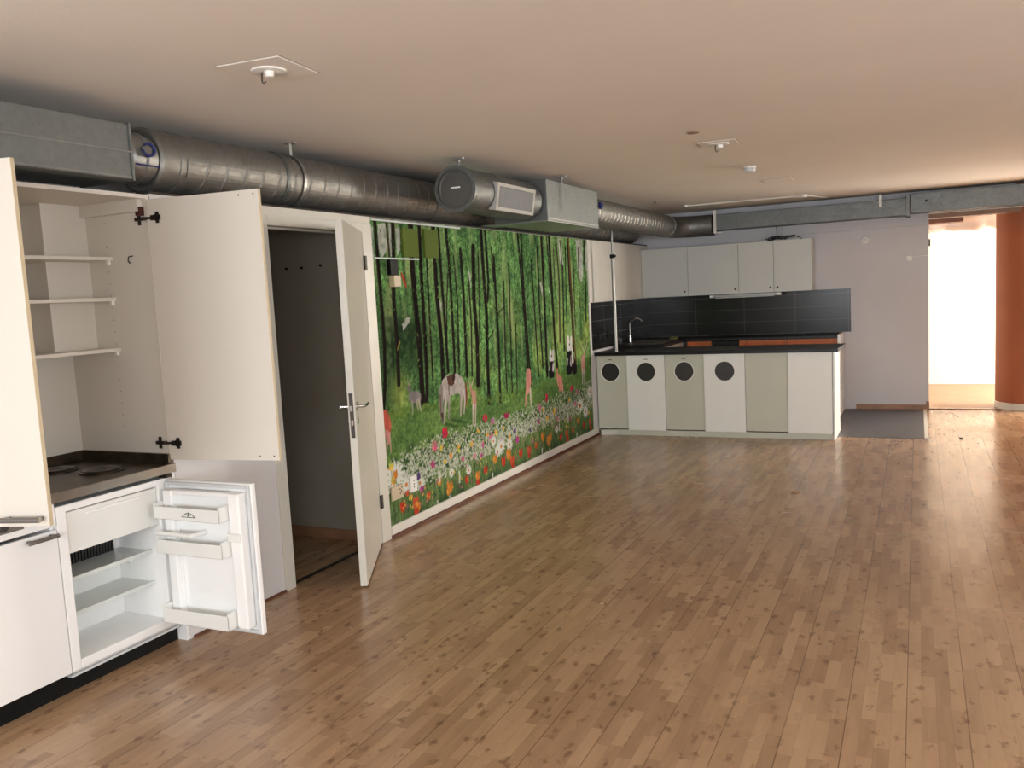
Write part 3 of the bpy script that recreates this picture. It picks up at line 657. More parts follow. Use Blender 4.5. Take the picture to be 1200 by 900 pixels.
for a in ((463,557,'daisy',2.3),(476,568,'daisy',1.5),(492,566,'daisy',1.2),(529,554,'daisy',.9),(549,551,'daisy',1.),(458,547,'yel',1.4),(461,563,'yel',1.5),(463,555,'orange',.9),(490,558,'pur',1.2),(494,573,'mag',1.2),
    (507,544,'mag',1.5),(509,523,'pink',1.8),(517,525,'yel',1.2),(521,541,'yel',1.),(528,534,'yel',1.1),(537,526,'yel',1.6),(542,537,'pink',1.2),(521,507,'crim',2.),(515,565,'orange',1.1),(527,571,'orange',1.7),(525,577,'orange',.9),(547,562,'red',1.2),
    (502,581,'vermil',1.2),(472,594,'red',1.4),(487,589,'vermil',1.5),(490,594,'orange',1.2),(488,600,'red',1.2),(477,578,'vermil',.8),(481,583,'yel',1.1),(512,588,'spike',1.),(527,582,'spike',1.),(538,553,'spike',1.),(515,554,'spike',.8),(497,600,'spike',.7),
    (568,490,'crim',1.8),(577,494,'pink',1.5),(593,485,'crim',2.),(640,466,'crim',1.8),(670,456,'crim',1.9),(676,459,'pink',1.5),(575,511,'pink',1.6),(587,518,'mag',1.5),(606,515,'mag',1.6),(632,478,'pink',1.7),(637,480,'yel',1.2),(631,494,'mag',1.2),(581,507,'yel',1.3),(590,502,'yel',1.),(597,513,'yel',1.2),
    (603,505,'pur',1.2),(621,503,'pur',1.),(649,482,'yel',1.6),(641,491,'yel',1.3),(653,491,'pink',1.2),(667,468,'yel',1.2),(674,473,'pink',1.4),(680,475,'daisy',1.8),(679,476,'vermil',.7),(691,459,'daisy',1.6),(686,482,'daisy',1.6),(690,484,'yel',1.),(578,517,'daisy',1.1),(587,523,'daisy',1.6),(597,521,'daisy',1.3),(583,529,'daisy',1.2),(566,521,'pink',1.3),
    (564,533,'mag',1.1),(580,538,'orange',1.4),(590,541,'red',1.5),(596,532,'orange',1.8),(600,540,'vermil',1.7),(601,546,'red',1.),(610,531,'red',1.5),(620,528,'vermil',1.6),(620,533,'red',1.1),(569,551,'red',1.3),(560,558,'orange',1.5),(560,566,'red',1.2),(628,522,'vermil',1.2),(636,512,'orange',1.6),(643,516,'orange',2.),(645,512,'orange',1.4),
    (657,512,'red',1.3),(664,508,'vermil',1.3),(665,514,'red',1.2),(671,504,'vermil',1.1),(684,498,'red',1.2),(691,494,'vermil',1.2),(692,501,'red',1.1),(677,493,'orange',1.1),(624,516,'pink',1.2),(664,500,'yel',1.),(665,484,'spike',1.2),(652,503,'daisy',.9),(635,526,'spike',1.),(644,526,'spike',1.),(676,508,'spike',1.),(577,555,'spike',1.),(655,497,'spike',.8),(668,491,'mag',1.),(560,505,'yel',1.),(552,520,'yel',1.2),(571,509,'yel',1.),(556,535,'pink',1.1)):
    flower(*a)
for i in range(90):
    px = rs.uniform(470, 694); a, b = band(px); y, z = onwall(px, b+rs.uniform(-2, 22)); k = rs.choice(['yel', 'pink', 'mag', 'yel']); c_ = PUF[k]
    if z > MZ0+.03: ell(y, z, .009, .010, c_, .9)
# animals of the print
def blob(pts, wpx, col, a=1., jit=.25): 
    P_ = PX(pts); ws = [q*pxw(p[0]) for q, p in zip(wpx, pts)]; stroke(P_, ws, col, a, jit)
for a, b in (((521,497),(536,500)),((528,492),(546,495))): stroke(PX([a, b]), .02, (44, 74, 36), .6)
H_ = (188, 178, 172)
poly(PX([(514.5,470),(515.5,456),(518,446),(523,440),(529,438),(536,438),(541,442),(544,449),(545,458),(541,463),(535,461),(528,464),(524,467),(520,466),(518.5,475),(518,486),(516,486)]), H_, 1, .25)
blob([(516.5,455),(516.5,470),(517.5,486),(519,494)], [4, 4.5, 4, 2.2], (150, 138, 132))
blob([(515.5,464),(516.5,488)], [1.8, 1.2], (112, 88, 78)); blob([(518,486),(519,494)], [2.5, 1.8], (72, 58, 54))
blob([(523,463),(521.5,478),(520,495)], [4, 2.6, 1.6], H_); blob([(526,464),(526,478),(525.5,490)], [3, 1.8, 1.4], (160, 150, 142))
blob([(541,459),(540,472),(539.5,487)], [4, 2.2, 1.5], (176, 166, 158)); blob([(544,458),(544.5,470),(543.5,484)], [3, 1.8, 1.3], H_)
blob([(545.5,450),(546.5,462),(546,474)], [1.6, 2., 1.2], (150, 72, 50))
poly(PX([(523,441),(530,438),(533,441),(532,450),(528,453),(524.5,450)]), (98, 66, 54)); blob([(532,437),(531,444)], [1.6, 2.2], (46, 34, 30)); blob([(525.5,452),(526,462)], [1., .8], (80, 60, 50))
blob([(479,452),(480,461),(484,467)], [2.2, 3, 6], (132, 122, 124)); blob([(482,465),(489,466)], [7, 8], (140, 130, 134)); blob([(476.5,456),(480,453)], [1.2, 2.4], (120, 108, 110))
for l in ([(483,471),(483.5,485)],[(488,470),(490,480)],[(490,468),(493.5,482)]): blob(l, [2, 1], (170, 166, 150))
for l in ([(479,451),(477,445),(478,440)],[(479,451),(482,445),(483,442)]): blob(l, [.8, .5], (190, 180, 140))
blob([(451,487),(454,497),(455,508)], [8, 8, 5], (196, 84, 66)); blob([(455,488),(457,500)], [2, 2.5], (214, 104, 80)); blob([(453,508),(455,520)], [5, 2], (204, 130, 120)); blob([(456,508),(458,530)], [2, 1], (196, 150, 140)); blob([(453,518),(453,535)], [1.4, .9], (190, 170, 150))
blob([(555,462),(556,475)], [4.5, 4.5], (214, 150, 134)); blob([(551,453),(553,461)], [2, 2.5], (214, 150, 130)); 
for l in ([(554,475),(554,498)],[(557,475),(557,499)]): blob(l, [1.8, 1.2], (206, 196, 176))
for l in ([(551,452),(548,444),(550,438)],[(552,452),(555,444),(553,438)]): blob(l, [.9, .6], (200, 190, 160))
blob([(619,438),(619,448),(618,457)], [5.5, 6, 4], (216, 140, 124)); blob([(617,457),(615.5,475)], [2.4, 1.3], (206, 140, 124)); blob([(621,457),(622,474)], [2.2, 1.3], (214, 196, 180))
blob([(652,439),(656,448),(657,453)], [1.8, 6, 4.5], (206, 132, 112)); blob([(653,433),(652.5,440)], [1.4, 1.8], (196, 120, 96)); blob([(656,452),(655,458)], [1.2, .9], (206, 140, 124)); blob([(659,452),(659.5,460)], [1.4, .9], (214, 160, 140))
blob([(683,421),(683,433)], [3.6, 4], (212, 146, 134)); blob([(684.5,412),(684,422)], [1.4, 2], (210, 150, 130)); 
for l in ([(682.5,434),(682.5,449)],[(685,434),(685,448)]): blob(l, [1.6, 1.2], (200, 196, 176))
for l in ([(684,412),(681,404),(682,399)],[(684.5,412),(687,404),(686,399)]): blob(l, [.9, .6], (196, 196, 150))
for x0, y0, h in ((646,412,26),(667,396,38)):
    blob([(x0,y0+h*.35),(x0,y0+h*.95)], [5, 6.5], (30, 26, 30)); blob([(x0-1.5,y0),(x0-1,y0+h*.3)], [2.4, 3.6], (206, 200, 198)); blob([(x0+2,y0),(x0+1.5,y0+h*.3)], [2, 3], (206, 200, 198))
    blob([(x0+2.5,y0+h*.6),(x0+2,y0+h*.8)], [2.2, 2.2], (190, 184, 184)); blob([(x0-2,y0+h*.65),(x0-2.5,y0+h*.8)], [1.2, 1.6], (160, 150, 150)); ell(*onwall(x0, y0+h*.2), .015, .012, (40, 34, 38))
blob([(671,421),(673,432)], [4, 6], (34, 26, 26)); blob([(670.5,410),(671,423)], [1.6, 2.4], (214, 206, 200))
blob([(470,320),(472,326),(474,331),(475.5,337)], [1.4, 2.2, 2.4, 1.], (188, 58, 48)); blob([(474,328),(475,326)], [1., .8], (100, 30, 26))
blob([(468,401),(465.5,410)], [1.4, .8], (196, 170, 80))
gry = IMG.mean(-1, keepdims=True); IMG = gry+(IMG-gry)*.86
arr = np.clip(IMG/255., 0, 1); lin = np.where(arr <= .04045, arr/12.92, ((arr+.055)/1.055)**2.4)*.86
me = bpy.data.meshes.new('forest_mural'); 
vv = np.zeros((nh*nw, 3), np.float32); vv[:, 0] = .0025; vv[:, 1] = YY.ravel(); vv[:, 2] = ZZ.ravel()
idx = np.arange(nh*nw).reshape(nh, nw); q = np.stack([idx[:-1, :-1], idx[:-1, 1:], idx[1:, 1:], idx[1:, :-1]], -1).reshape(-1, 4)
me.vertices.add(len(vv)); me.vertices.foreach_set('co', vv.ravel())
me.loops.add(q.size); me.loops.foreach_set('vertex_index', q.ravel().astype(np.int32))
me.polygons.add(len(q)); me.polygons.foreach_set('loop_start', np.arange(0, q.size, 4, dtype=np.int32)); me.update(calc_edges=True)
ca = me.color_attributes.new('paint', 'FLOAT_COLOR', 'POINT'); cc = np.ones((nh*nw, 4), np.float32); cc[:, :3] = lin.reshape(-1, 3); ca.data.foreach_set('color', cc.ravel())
mm = bpy.data.materials.new('printed_wallpaper'); mm.use_nodes = True; nt = mm.node_tree; at = nt.nodes.new('ShaderNodeVertexColor'); at.layer_name = 'paint'
nt.links.new(at.outputs[0], nt.nodes['Principled BSDF'].inputs['Base Color']); nt.nodes['Principled BSDF'].inputs['Roughness'].default_value = .85; nt.nodes['Principled BSDF'].inputs['Specular IOR Level'].default_value = .05
me.materials.append(mm); mu = bpy.data.objects.new('forest_mural', me); C.objects.link(mu)
tag(mu, 'wall-high printed mural of a green forest with flowers and animals', 'mural')

# ------------------------------------------------------------------ small things on the mural wall
for y0, y1, z0, z1, lab in ((5.10, 5.30, 1.907, 2.105, 'olive green square panel on the mural, nearer the white door'), (5.39, 5.585, 1.905, 2.112, 'olive green square panel on the mural, further from the white door')):
    single('felt_panel', box(.003, .022, y0, y1, z0, z1), M['green'], lab, 'wall panel', 'olive green squares on the mural', bevel=.002)
t = thing('wall_switch_box', 'black device with a beige box below it on the mural beside the door', 'junction box', (.003, 4.97, 1.8))
obj('black_housing', box(.003, .035, 4.90, 4.99, 1.78, 1.885), M['blackplinth'], t, bevel=.003)
obj('beige_cover', box(.003, .045, 4.92, 5.005, 1.70, 1.778), M['beigeplastic'], t, bevel=.004)
single('cable_conduit', boxes([(.003, .014, 4.75, 5.31, 1.888, 1.898)]), M['gasket'], 'thin white cable run crossing the mural to the black device', 'cable')
single('cable_trunking', boxes([(.0, .016, 4.742, 5.95, 2.138, 2.150)]), M['gasket'], 'thin white strip along the top edge of the mural', 'cable trunking')
def socket(name, y0, y1, z0, z1, m, dots, lab):
    t = thing(name, lab, 'wall socket', (.003, (y0+y1)/2, z0), 'sockets low on the mural')
    obj('socket_plate', box(.003, .016, y0, y1, z0, z1), m, t, bevel=.003)
    for y, z in dots: obj('socket_hole', lt([(0, 0), (0, .006), (.001, .006), (.001, 0)], (.016, y, z), (1, 0, 0), 8), M['blackplinth'], t)
socket('wall_socket', 4.765, 4.905, .25, .345, M['beigeplastic'], ((4.865, .315), (4.88, .30), (4.865, .285), (4.89, .325)), 'beige socket low on the mural beside the door frame')
socket('wall_socket', 5.005, 5.09, .255, .37, M['plastic'], ((5.048, .335), (5.048, .29), (5.048, .31)), 'white socket low on the mural, second from the door')

# ------------------------------------------------------------------ ventilation
SZ, SX, SR = 2.335, -.12, .15
t = thing('rectangular_duct', 'long rectangular galvanised duct above the kitchenette cupboard', 'air duct', (-.08, 1, 2.2))
rb = bmesh.new(); bx(rb, -.24, .095, YF+.02, 2.79, 2.2, 2.44)
obj('duct_box', rb, M['galvdull'], t, bevel=.004)
obj('folded_seam', boxes([(.095, .099, YF+.02, 2.79, 2.315, 2.322), (.095, .0985, YF+.02, 2.79, 2.205, 2.211)]), M['galv'], t)
obj('duct_flange', boxes([(-.245, .10, 2.785, 2.797, 2.196, 2.445)]), M['galvdull'], t)
t = thing('duct_damper', 'short bright duct collar with a blue round damper handle', 'damper', (SX, 2.9, SZ))
prof = [(0, .112), (.02, .112), (.03, .122), (.04, .112), (.07, .112), (.08, .12), (.09, .112), (.15, .112), (.155, .121), (.17, .121), (.175, .112), (.215, .112)]
obj('collar', lt([(a, b) for a, b in prof], (SX+.03, 2.797, SZ-.005), (0, 1, 0), 48), M['galvlight'], t, smooth=True)
hd = bmesh.new(); dx = Vector((.9, -.25, .1)).normalized()
lathe(hd, [(0, 0), (0, .030), (.026, .030), (.026, 0)], (SX+.135, 2.945, SZ+.015), dx, 20); obj('hub', hd, M['brushed'], t, smooth=True)
hr = bmesh.new(); a_, b_ = frame_of(dx); o_ = Vector((SX+.135, 2.945, SZ+.015))+dx*.032
tube(hr, [o_+.028*(math.cos(th)*a_+math.sin(th)*b_) for th in [k*PI/12 for k in range(22)]], .006, 8)
obj('damper_ring', hr, M['blue'], t, smooth=True)
obj('damper_pointer', tb([(SX+.15, 2.87, SZ-.05), (SX+.155, 3.0, SZ-.052)], .004, 8), M['blue'], t)
t = thing('spiral_duct', 'large round spiral duct running along the ceiling above the mural', 'air duct', (SX, 6, SZ))
obj('reducer', lt([(0, .113), (-.004, .125), (0, .145), (.012, .156), (.05, .156), (.052, .1515), (.12, .1515), (.122, .156), (.14, .156), (.142, .1515), (.19, .1515)], (SX, 3.02, SZ), (0, 1, 0), 56), M['galv'], t, smooth=True)
obj('duct_pipe', spiral(bmesh.new(), (SX, SZ), 3.18, 10.55, SR), M['galv'], t)
for y in (3.92, 5.6, 7.4): obj('joint_ring', lt([(0, .1495), (.0, .1565), (.02, .1565), (.02, .1495)], (SX, y, SZ), (0, 1, 0), 48), M['galvdull'], t)
obj('duct_bend', tb([(SX, 10.50, SZ), (SX, 10.62, SZ), (SX-.01, 10.74, SZ), (SX-.07, 10.86, SZ), (SX-.2, 10.95, SZ), (SX-.32, 10.96, SZ)], SR+.002, 36, False), M['galv'], t, smooth=True)
def strap(name, cx, cz, y, r, lab):
    bm = bmesh.new()
    for k in range(40):
        t0, t1 = 2*PI*k/40, 2*PI*(k+1)/40
        v = [(cx+q*math.cos(a), yy, cz+q*math.sin(a)) for a in (t0, t1) for q in (r, r+.002) for yy in (y-.011, y+.011)]
        vs = [bm.verts.new(p) for p in v]
        for f in ((2,3,7,6),(0,4,5,1)): bm.faces.new([vs[i] for i in f])
    bx(bm, cx+.06, cx+.063, y-.011, y+.011, cz+r*.9, ZC-.001); bx(bm, cx+.03, cx+.10, y-.014, y+.014, ZC-.006, ZC-.001)
    return single(name, bm, M['galvlight'], lab, 'duct strap')
strap('hanging_strap', SX, SZ, 4.07, SR+.006, 'perforated steel strap looped around the large spiral duct')
# second run: diffuser, box, spiral duct
EX = .42
t = thing('round_silencer', 'round duct end piece with a dark end cap and a louvred grille', 'air terminal', (EX, 5.6, SZ))
obj('housing', lt([(0, .135), (0, .158), (.018, .160), (.022, .152), (.06, .150), (.45, .150), (.48, .154), (.50, .150), (.95, .150), (.95, .154), (.98, .154), (.98, .150), (1.14, .150)], (EX, 5.16, SZ), (0, 1, 0), 56), M['galvdull'], t, smooth=True)
obj('end_cap', lt([(.012, 0), (.012, .118), (.008, .122), (.008, .136), (.012, .14)], (EX, 5.16, SZ), (0, 1, 0), 56), mat('dark_cap_steel', (104, 104, 102), .5, .7), t, smooth=True)
obj('maker_plate', boxes([(EX-.035, EX+.035, 5.168, 5.171, SZ+.006, SZ+.016)]), M['plastic'], t, label='small white maker label')
tilt = math.radians(-14)
gm = Matrix.Translation((EX, 0, SZ)) @ Matrix.Rotation(math.radians(10), 4, 'Y')
def G__(bm): return xf(bm, gm)
g0, g1, gz0, gz1 = 5.47, 6.12, -.105, .09
gr = obj('grille_frame', G__(boxes([(.10, .168, g0, g0+.03, gz0, gz1), (.10, .168, g1-.03, g1, gz0, gz1), (.10, .168, g0+.03, g1-.03, gz1-.028, gz1), (.10, .168, g0+.03, g1-.03, gz0, gz0+.028)])), mat('grille_paint', (168, 166, 160), .5), t, bevel=.003)
obj('grille_back', G__(boxes([(.10, .135, g0+.03, g1-.03, gz0+.028, gz1-.028)])), M['darkfin'], gr)
lv = bmesh.new()
for i in range(17):
    y = g0+.045+i*(g1-g0-.09)/16
    v = [lv.verts.new(p) for p in ((.146, y-.009, gz0+.028), (.160, y+.006, gz0+.028), (.160, y+.006, gz1-.028), (.146, y-.009, gz1-.028))]
    v2 = [lv.verts.new((p.co.x, p.co.y+.0025, p.co.z)) for p in v]
    lv.faces.new(v); lv.faces.new(v2[::-1])
    for k in range(4): lv.faces.new((v[k], v2[k], v2[(k+1) % 4], v[(k+1) % 4]))
obj('grille_fins', G__(lv), mat('grille_fin_paint', (150, 149, 146), .5), gr)
t = thing('plenum_box', 'boxy galvanised plenum hung from the ceiling between two round ducts', 'air duct', (.4, 6.9, 2.17))
obj('plenum_body', boxes([(.13, .60, 6.33, 7.53, 2.175, 2.50)]), M['galvdull'], t, bevel=.004)
obj('plenum_lip', boxes([(.02, .13, 6.30, 6.55, 2.175, 2.182), (.13, .605, 6.32, 7.54, 2.172, 2.178), (.6, .604, 6.33, 7.53, 2.19, 2.20)]), M['galvlight'], t)
def hanger(x, y, z0, lab):
    t = thing('ceiling_hanger', lab, 'hanger', (x, y, ZC), 'threaded hangers of the second duct run')
    obj('threaded_rod', tb([(x, y, z0), (x, y, ZC-.006)], .005, 8), M['brushed'], t)
    obj('ceiling_channel', boxes([(x-.035, x+.035, y-.016, y+.016, ZC-.012, ZC-.001)]), M['galvlight'], t)
    obj('nut', lt([(0, 0), (0, .012), (.012, .012), (.012, 0)], (x, y, ZC-.03), (0, 0, 1), 6), M['brushed'], t)
hanger(EX+.0, 5.24, SZ+.15, 'short threaded hanger above the round end cap of the silencer')
hanger(.62, 6.62, 2.27, 'threaded hanger rod down the front of the plenum box')
t = thing('spiral_duct', 'shorter spiral duct from the plenum box to the far wall', 'air duct', (.45, 9, 2.34))
obj('duct_pipe', spiral(bmesh.new(), (.45, 2.345), 7.545, 10.45, .13, pitch=.11), M['galv'], t)
pts = [(.45, 10.43, 2.345)]+[(.45+.32*(1-math.cos(a)), 10.55+.32*math.sin(a), 2.345-.0*a) for a in [k*PI/16 for k in range(9)]]+[(.94, 10.87, 2.345)]
obj('duct_bend', tb(pts, .131, 40, False), M['galv'], t, smooth=True)
obj('joint_ring', lt([(0, .13), (0, .136), (.02, .136), (.02, .13)], (.45, 10.40, 2.345), (0, 1, 0), 40), M['galvlight'], t)
t = thing('duct_damper', 'small blue damper handle on the spiral duct beside the plenum box', 'damper', (.6, 7.68, 2.39))
obj('damper_ring', lt([(0, 0), (0, .032), (.018, .032), (.018, .014), (.03, .014), (.03, 0)], (.588, 7.62, 2.385), (1, 0, .1), 20), M['blue'], t, smooth=True)
t = thing('rectangular_duct', 'flat rectangular duct along the top of the back wall', 'air duct', (2, 10.9, 2.28))
obj('duct_box', boxes([(.942, 3.145, 10.84, 11.108, 2.275, 2.468)]), M['galvdull'], t, bevel=.004)
obj('duct_flange', boxes([(3.125, 3.165, 10.83, 11.11, 2.262, 2.50)]), M['galvdull'], t, bevel=.002)
obj('bracket', boxes([(.955, .985, 10.80, 10.84, 2.24, 2.52), (.955, 1.06, 10.79, 10.80, 2.236, 2.246)]), M['plastic'], t, label='white hanging bracket')
obj('bracket', boxes([(2.845, 2.875, 10.815, 10.838, 2.39, 2.53)]), M['plastic'], t, label='short white hanging bracket')
t = thing('rectangular_duct', 'wider flat duct crossing above the bright opening and orange column', 'air duct', (5, 10.9, 2.3))
obj('duct_box', boxes([(3.17, XR-.02, 10.84, 11.108, 2.295, 2.512)]), M['galvdull'], t, bevel=.004)
obj('bolt', lt([(0, 0), (0, .014), (.01, .012), (.012, 0)], (3.33, 10.84, 2.42), (0, -1, 0), 10), M['darkmetal'], t)

# ------------------------------------------------------------------ kitchen island (front run)
IX = [0.012, .36, .785, 1.205, 1.63, 2.05, 2.478]; IY = 8.95
wt = thing('island_worktop', 'black laminate worktop on the kitchen island with round-holed fronts', 'worktop', (1.2, 9.2, .88))
wb = bmesh.new(); prism(wb, [(.003, IY-.035), (2.535, IY-.035), (2.56, IY+.62), (.003, IY+.62)], 'z', .885, .922)
obj('slab', wb, M['black'], wt, bevel=.003)
names = ['leftmost greenish-grey island cabinet with a round opening, next to the mural', 'white island cabinet with a round opening, second from the mural', 'greenish-grey island cabinet with a round opening, third from the mural', 'white island cabinet with a round opening, fourth from the mural', 'plain greenish-grey island cabinet without an opening', 'plain white island cabinet without an opening, at the free end']
for i in range(6):
    x0, x1 = IX[i], IX[i+1]; white = i % 2 == 1; t = thing('island_cabinet', names[i], 'cabinet', ((x0+x1)/2, IY+.02, 0), 'island cabinets in a row')
    yf = IY-.012 if white else IY+.004; m = M['whitefront'] if white else M['sage']
    obj('carcass', boxes([(x0+.002, x0+.018, IY+.03, IY+.56, .075, .884), (x1-.018, x1-.002, IY+.03, IY+.56, .075, .884), (x0+.018, x1-.018, IY+.545, IY+.56, .075, .884), (x0+.018, x1-.018, IY+.03, IY+.545, .075, .092), (x0+.018, x1-.018, IY+.03, IY+.10, .866, .884)]), M['whitefront'], t)
    z0, z1 = (.062, .884) if white else (.072, .884)
    bm = bmesh.new()
    if i < 4:
        cx = (x0+x1)/2-(.0 if i else .025); cz = .703; r = .104
        cx = [.168, .578, .992, 1.422][i]
        panel_hole(bm, x0+.002, x1-.002, z0, z1, yf, yf+.018, cx, cz, r)
        dr = obj('door', bm, m, t)
        obj('hole_ring', lt([(0, r-.004), (-.002, r-.002), (-.003, r+.001), (-.002, r+.005), (.001, r+.006)], (cx, yf, cz), (0, 1, 0), 48), M['whitefront'], dr, smooth=True, label='thin pale ring around the opening')
        fb = lt([(0, 0), (0, r-.002), (.003, r-.002), (.003, 0)], (cx, yf+.010, cz), (0, 1, 0), 40)
        obj('swing_flap', fb, M['glassdark'], dr, label='dark round flap')
        obj('flap_fold', boxes([(cx-.01, cx-.004, yf+.007, yf+.010, cz-.10, cz+.10)]), M['darkfin'], dr)
        obj('small_tag', boxes([(cx-.022, cx+.022, yf-.001, yf, .836, .843)]), M['glassdark'], dr, label='tiny dark lettering strip')
    else:
        bx(bm, x0+.002, x1-.002, yf, yf+.018, z0, z1); obj('door', bm, m, t, bevel=.0015)
single('island_end_panel', boxes([(2.482, 2.50, IY-.02, IY+.58, 0, .884)]), M['whitefront'], 'white end panel at the free end of the kitchen island', 'end panel', bevel=.0015)
kp = thing('island_plinth', 'pale plinth boards along the floor under the kitchen island', 'plinth', (1.2, 9, 0))
obj('plinth_board', boxes([(.225, 2.478, IY+.012, IY+.028, 0, .06)]), M['sage'], kp)
pb = bmesh.new(); prism(pb, [(.045, IY-.03), (.235, IY+.022), (.231, IY+.038), (.041, IY-.014)], 'z', 0, .058); obj('loose_plinth_board', pb, M['sage'], kp, label='short loose board set at an angle')
# back run and side run
def base_unit(name, lab, x0, x1, front, cat='cabinet'):
    t = thing(name, lab, cat, ((x0+x1)/2, 10.85, 0), 'cabinets under the back worktop')
    obj('carcass', boxes([(x0, x0+.016, 10.585, 11.12, .1, .90), (x1-.016, x1, 10.585, 11.12, .1, .90), (x0+.016, x1-.016, 11.1, 11.12, .1, .90), (x0+.016, x1-.016, 10.585, 11.1, .1, .116)]), M['whitefront'], t)
    obj('door', box(x0+.002, x1-.002, 10.562, 10.58, .11, .912), front, t, bevel=.0015)
    obj('plinth', box(x0, x1, 10.62, 10.635, .0045, .1), M['blackplinth'], t)
    return t
base_unit('wood_front_cabinet', 'orange wood fronted cabinet behind the island, left of the dark appliance', .64, .94, M['wood'])
ap = thing('built_under_oven', 'black built-under oven between the orange wood cabinets behind the island', 'oven', (1.11, 10.85, 0))
obj('body', box(.944, 1.272, 10.585, 11.1, .1, .90), M['blackplinth'], ap); obj('door', box(.946, 1.27, 10.562, 10.583, .12, .80), M['black'], ap, bevel=.003); obj('fascia', box(.946, 1.27, 10.562, 10.583, .805, .905), M['black'], ap); obj('foot_plinth', box(.944, 1.272, 10.62, 10.635, .0045, .1), M['blackplinth'], ap)
base_unit('wood_front_cabinet', 'orange wood fronted cabinet behind the island, middle of the back run', 1.276, 1.84, M['wood'])
base_unit('wood_front_cabinet', 'orange wood fronted cabinet behind the island, at the right end of the back run', 1.844, 2.40, M['wood'])
single('back_run_end_panel', boxes([(2.404, 2.43, 10.53, 11.14, .0045, .955)]), M['whitefront'], 'white end panel of the back worktop beside the grey vinyl floor', 'end panel')
single('back_worktop', boxes([(.62, 2.402, 10.53, 11.138, .915, .95)]), M['black'], 'black worktop against the tiled back wall', 'worktop', bevel=.003)
single('side_worktop', boxes([(.003, .616, IY+.625, 11.138, .915, .95)]), M['black'], 'black worktop along the left wall holding the sink', 'worktop', bevel=.003)
sc_ = thing('sink_cabinet', 'white cabinet block under the side worktop by the left wall', 'cabinet', (.3, 10.3, 0))
obj('carcass', boxes([(.005, .56, 9.6, 11.12, .1, .14), (.005, .02, 9.6, 11.12, .14, .905), (.02, .56, 9.6, 9.616, .14, .905), (.02, .56, 11.1, 11.12, .14, .905)]), M['whitefront'], sc_)
for y in (9.602, 10.1): obj('door', box(.565, .583, y, y+.49, .11, .912), M['sage'], sc_, bevel=.0015)
obj('plinth', box(.53, .545, 9.6, 10.6, .0045, .1), M['blackplinth'], sc_)
sk = thing('sink', 'stainless steel sink set in the side worktop', 'sink', (.3, 10.1, .95))
obj('rim', boxes([(.10, .56, 9.72, 9.76, .9505, .956), (.10, .56, 10.36, 10.40, .9505, .956), (.10, .14, 9.76, 10.36, .9505, .956), (.52, .56, 9.76, 10.36, .9505, .956)]), M['steel'], sk, bevel=.002)
obj('bowl', boxes([(.14, .52, 9.76, 10.36, .9505, .952)]), M['steel'], sk)
fc = thing('kitchen_tap', 'chrome swan neck tap at the sink against the black tiles', 'tap', (.075, 10.02, .95))
obj('tap_body', lt([(0, 0), (0, .028), (.006, .028), (.012, .02), (.09, .018), (.095, .012), (.095, 0)], (.075, 10.02, .9505), (0, 0, 1), 20), M['chrome'], fc, smooth=True)
pts = [(.075, 10.02, 1.04), (.075, 10.02, 1.16)]+[(.075+.085*(1-math.cos(a)), 10.02, 1.16+.085*math.sin(a)) for a in [k*PI/10 for k in range(1, 9)]]
obj('spout', tb(pts, .010, 12), M['chrome'], fc, smooth=True)
obj('lever', tb([(.075, 10.0, 1.02), (.06, 9.93, 1.05)], .007, 8), M['chrome'], fc)
single('cleaning_cloth', xf(lt([(0, 0), (0, .05), (.012, .06), (.028, .03), (.03, 0)], (.47, 10.55, .952), (0, 0, 1), 9), Matrix.Identity(4)), mat('yellow_green_cloth', (120, 122, 60), .9, var=.3, vscale=30), 'crumpled yellow-green cloth beside the sink', 'cloth')
pl = thing('steel_pole', 'shiny steel pole rising from the island worktop to the ceiling', 'pole', (.215, 9.05, .925))
px_, py_ = .222, 9.02
obj('pole_tube', tb([(px_, py_, .925), (px_, py_, 1.99)], .019, 20), M['brushed'], pl, smooth=True)
obj('upper_rod', tb([(px_, py_, 1.99), (px_, py_, ZC-.001)], .011, 12), M['brushed'], pl, smooth=True)
obj('clamp_collar', lt([(0, 0), (0, .028), (.04, .028), (.04, 0)], (px_, py_, 1.95), (0, 0, 1), 16), M['blackplinth'], pl, label='black clamp collar')
obj('clamp_knob', tb([(px_+.02, py_-.02, 1.97), (px_+.045, py_-.04, 1.97)], .013, 10), M['blackplinth'], pl)
obj('foot', lt([(0, 0), (0, .035), (.006, .035), (.006, 0)], (px_, py_, .922), (0, 0, 1), 20), M['chrome'], pl)
# tiles
ts = thing('tiled_backsplash', 'black tiled splashback across the back wall and round the corner', 'splashback', (0, 11.14, .95))
obj('back_wall_tiles', boxes([(.012, 2.51, 11.138, 11.149, .951, 1.475)]), M['tile'], ts)
obj('side_wall_tiles', boxes([(.001, .012, 8.87, 11.149, .951, 1.475)]), M['tile'], ts)
for y, z in ((9.05, 1.06), (9.35, 1.06)): obj('tile_socket', boxes([(.012, .02, y, y+.07, z, z+.07)]), M['blackplinth'], ts)
# white wall panels beyond the mural
wpn = thing('wall_panel', 'white wall panel between the mural and the wall cupboards', 'wall panel', (0, 9.9, 1.48))
obj('panel_board', boxes([(.001, .014, 8.812, 9.62, 1.478, 2.158)]), M['trimw'], wpn, bevel=.001)
obj('panel_board', boxes([(.001, .010, 9.66, 11.14, 1.478, 2.158)]), M['trimw'], wpn, bevel=.001)
obj('panel_joint', boxes([(.001, .006, 9.62, 9.66, 1.478, 2.158)]), M['plastic'], wpn)
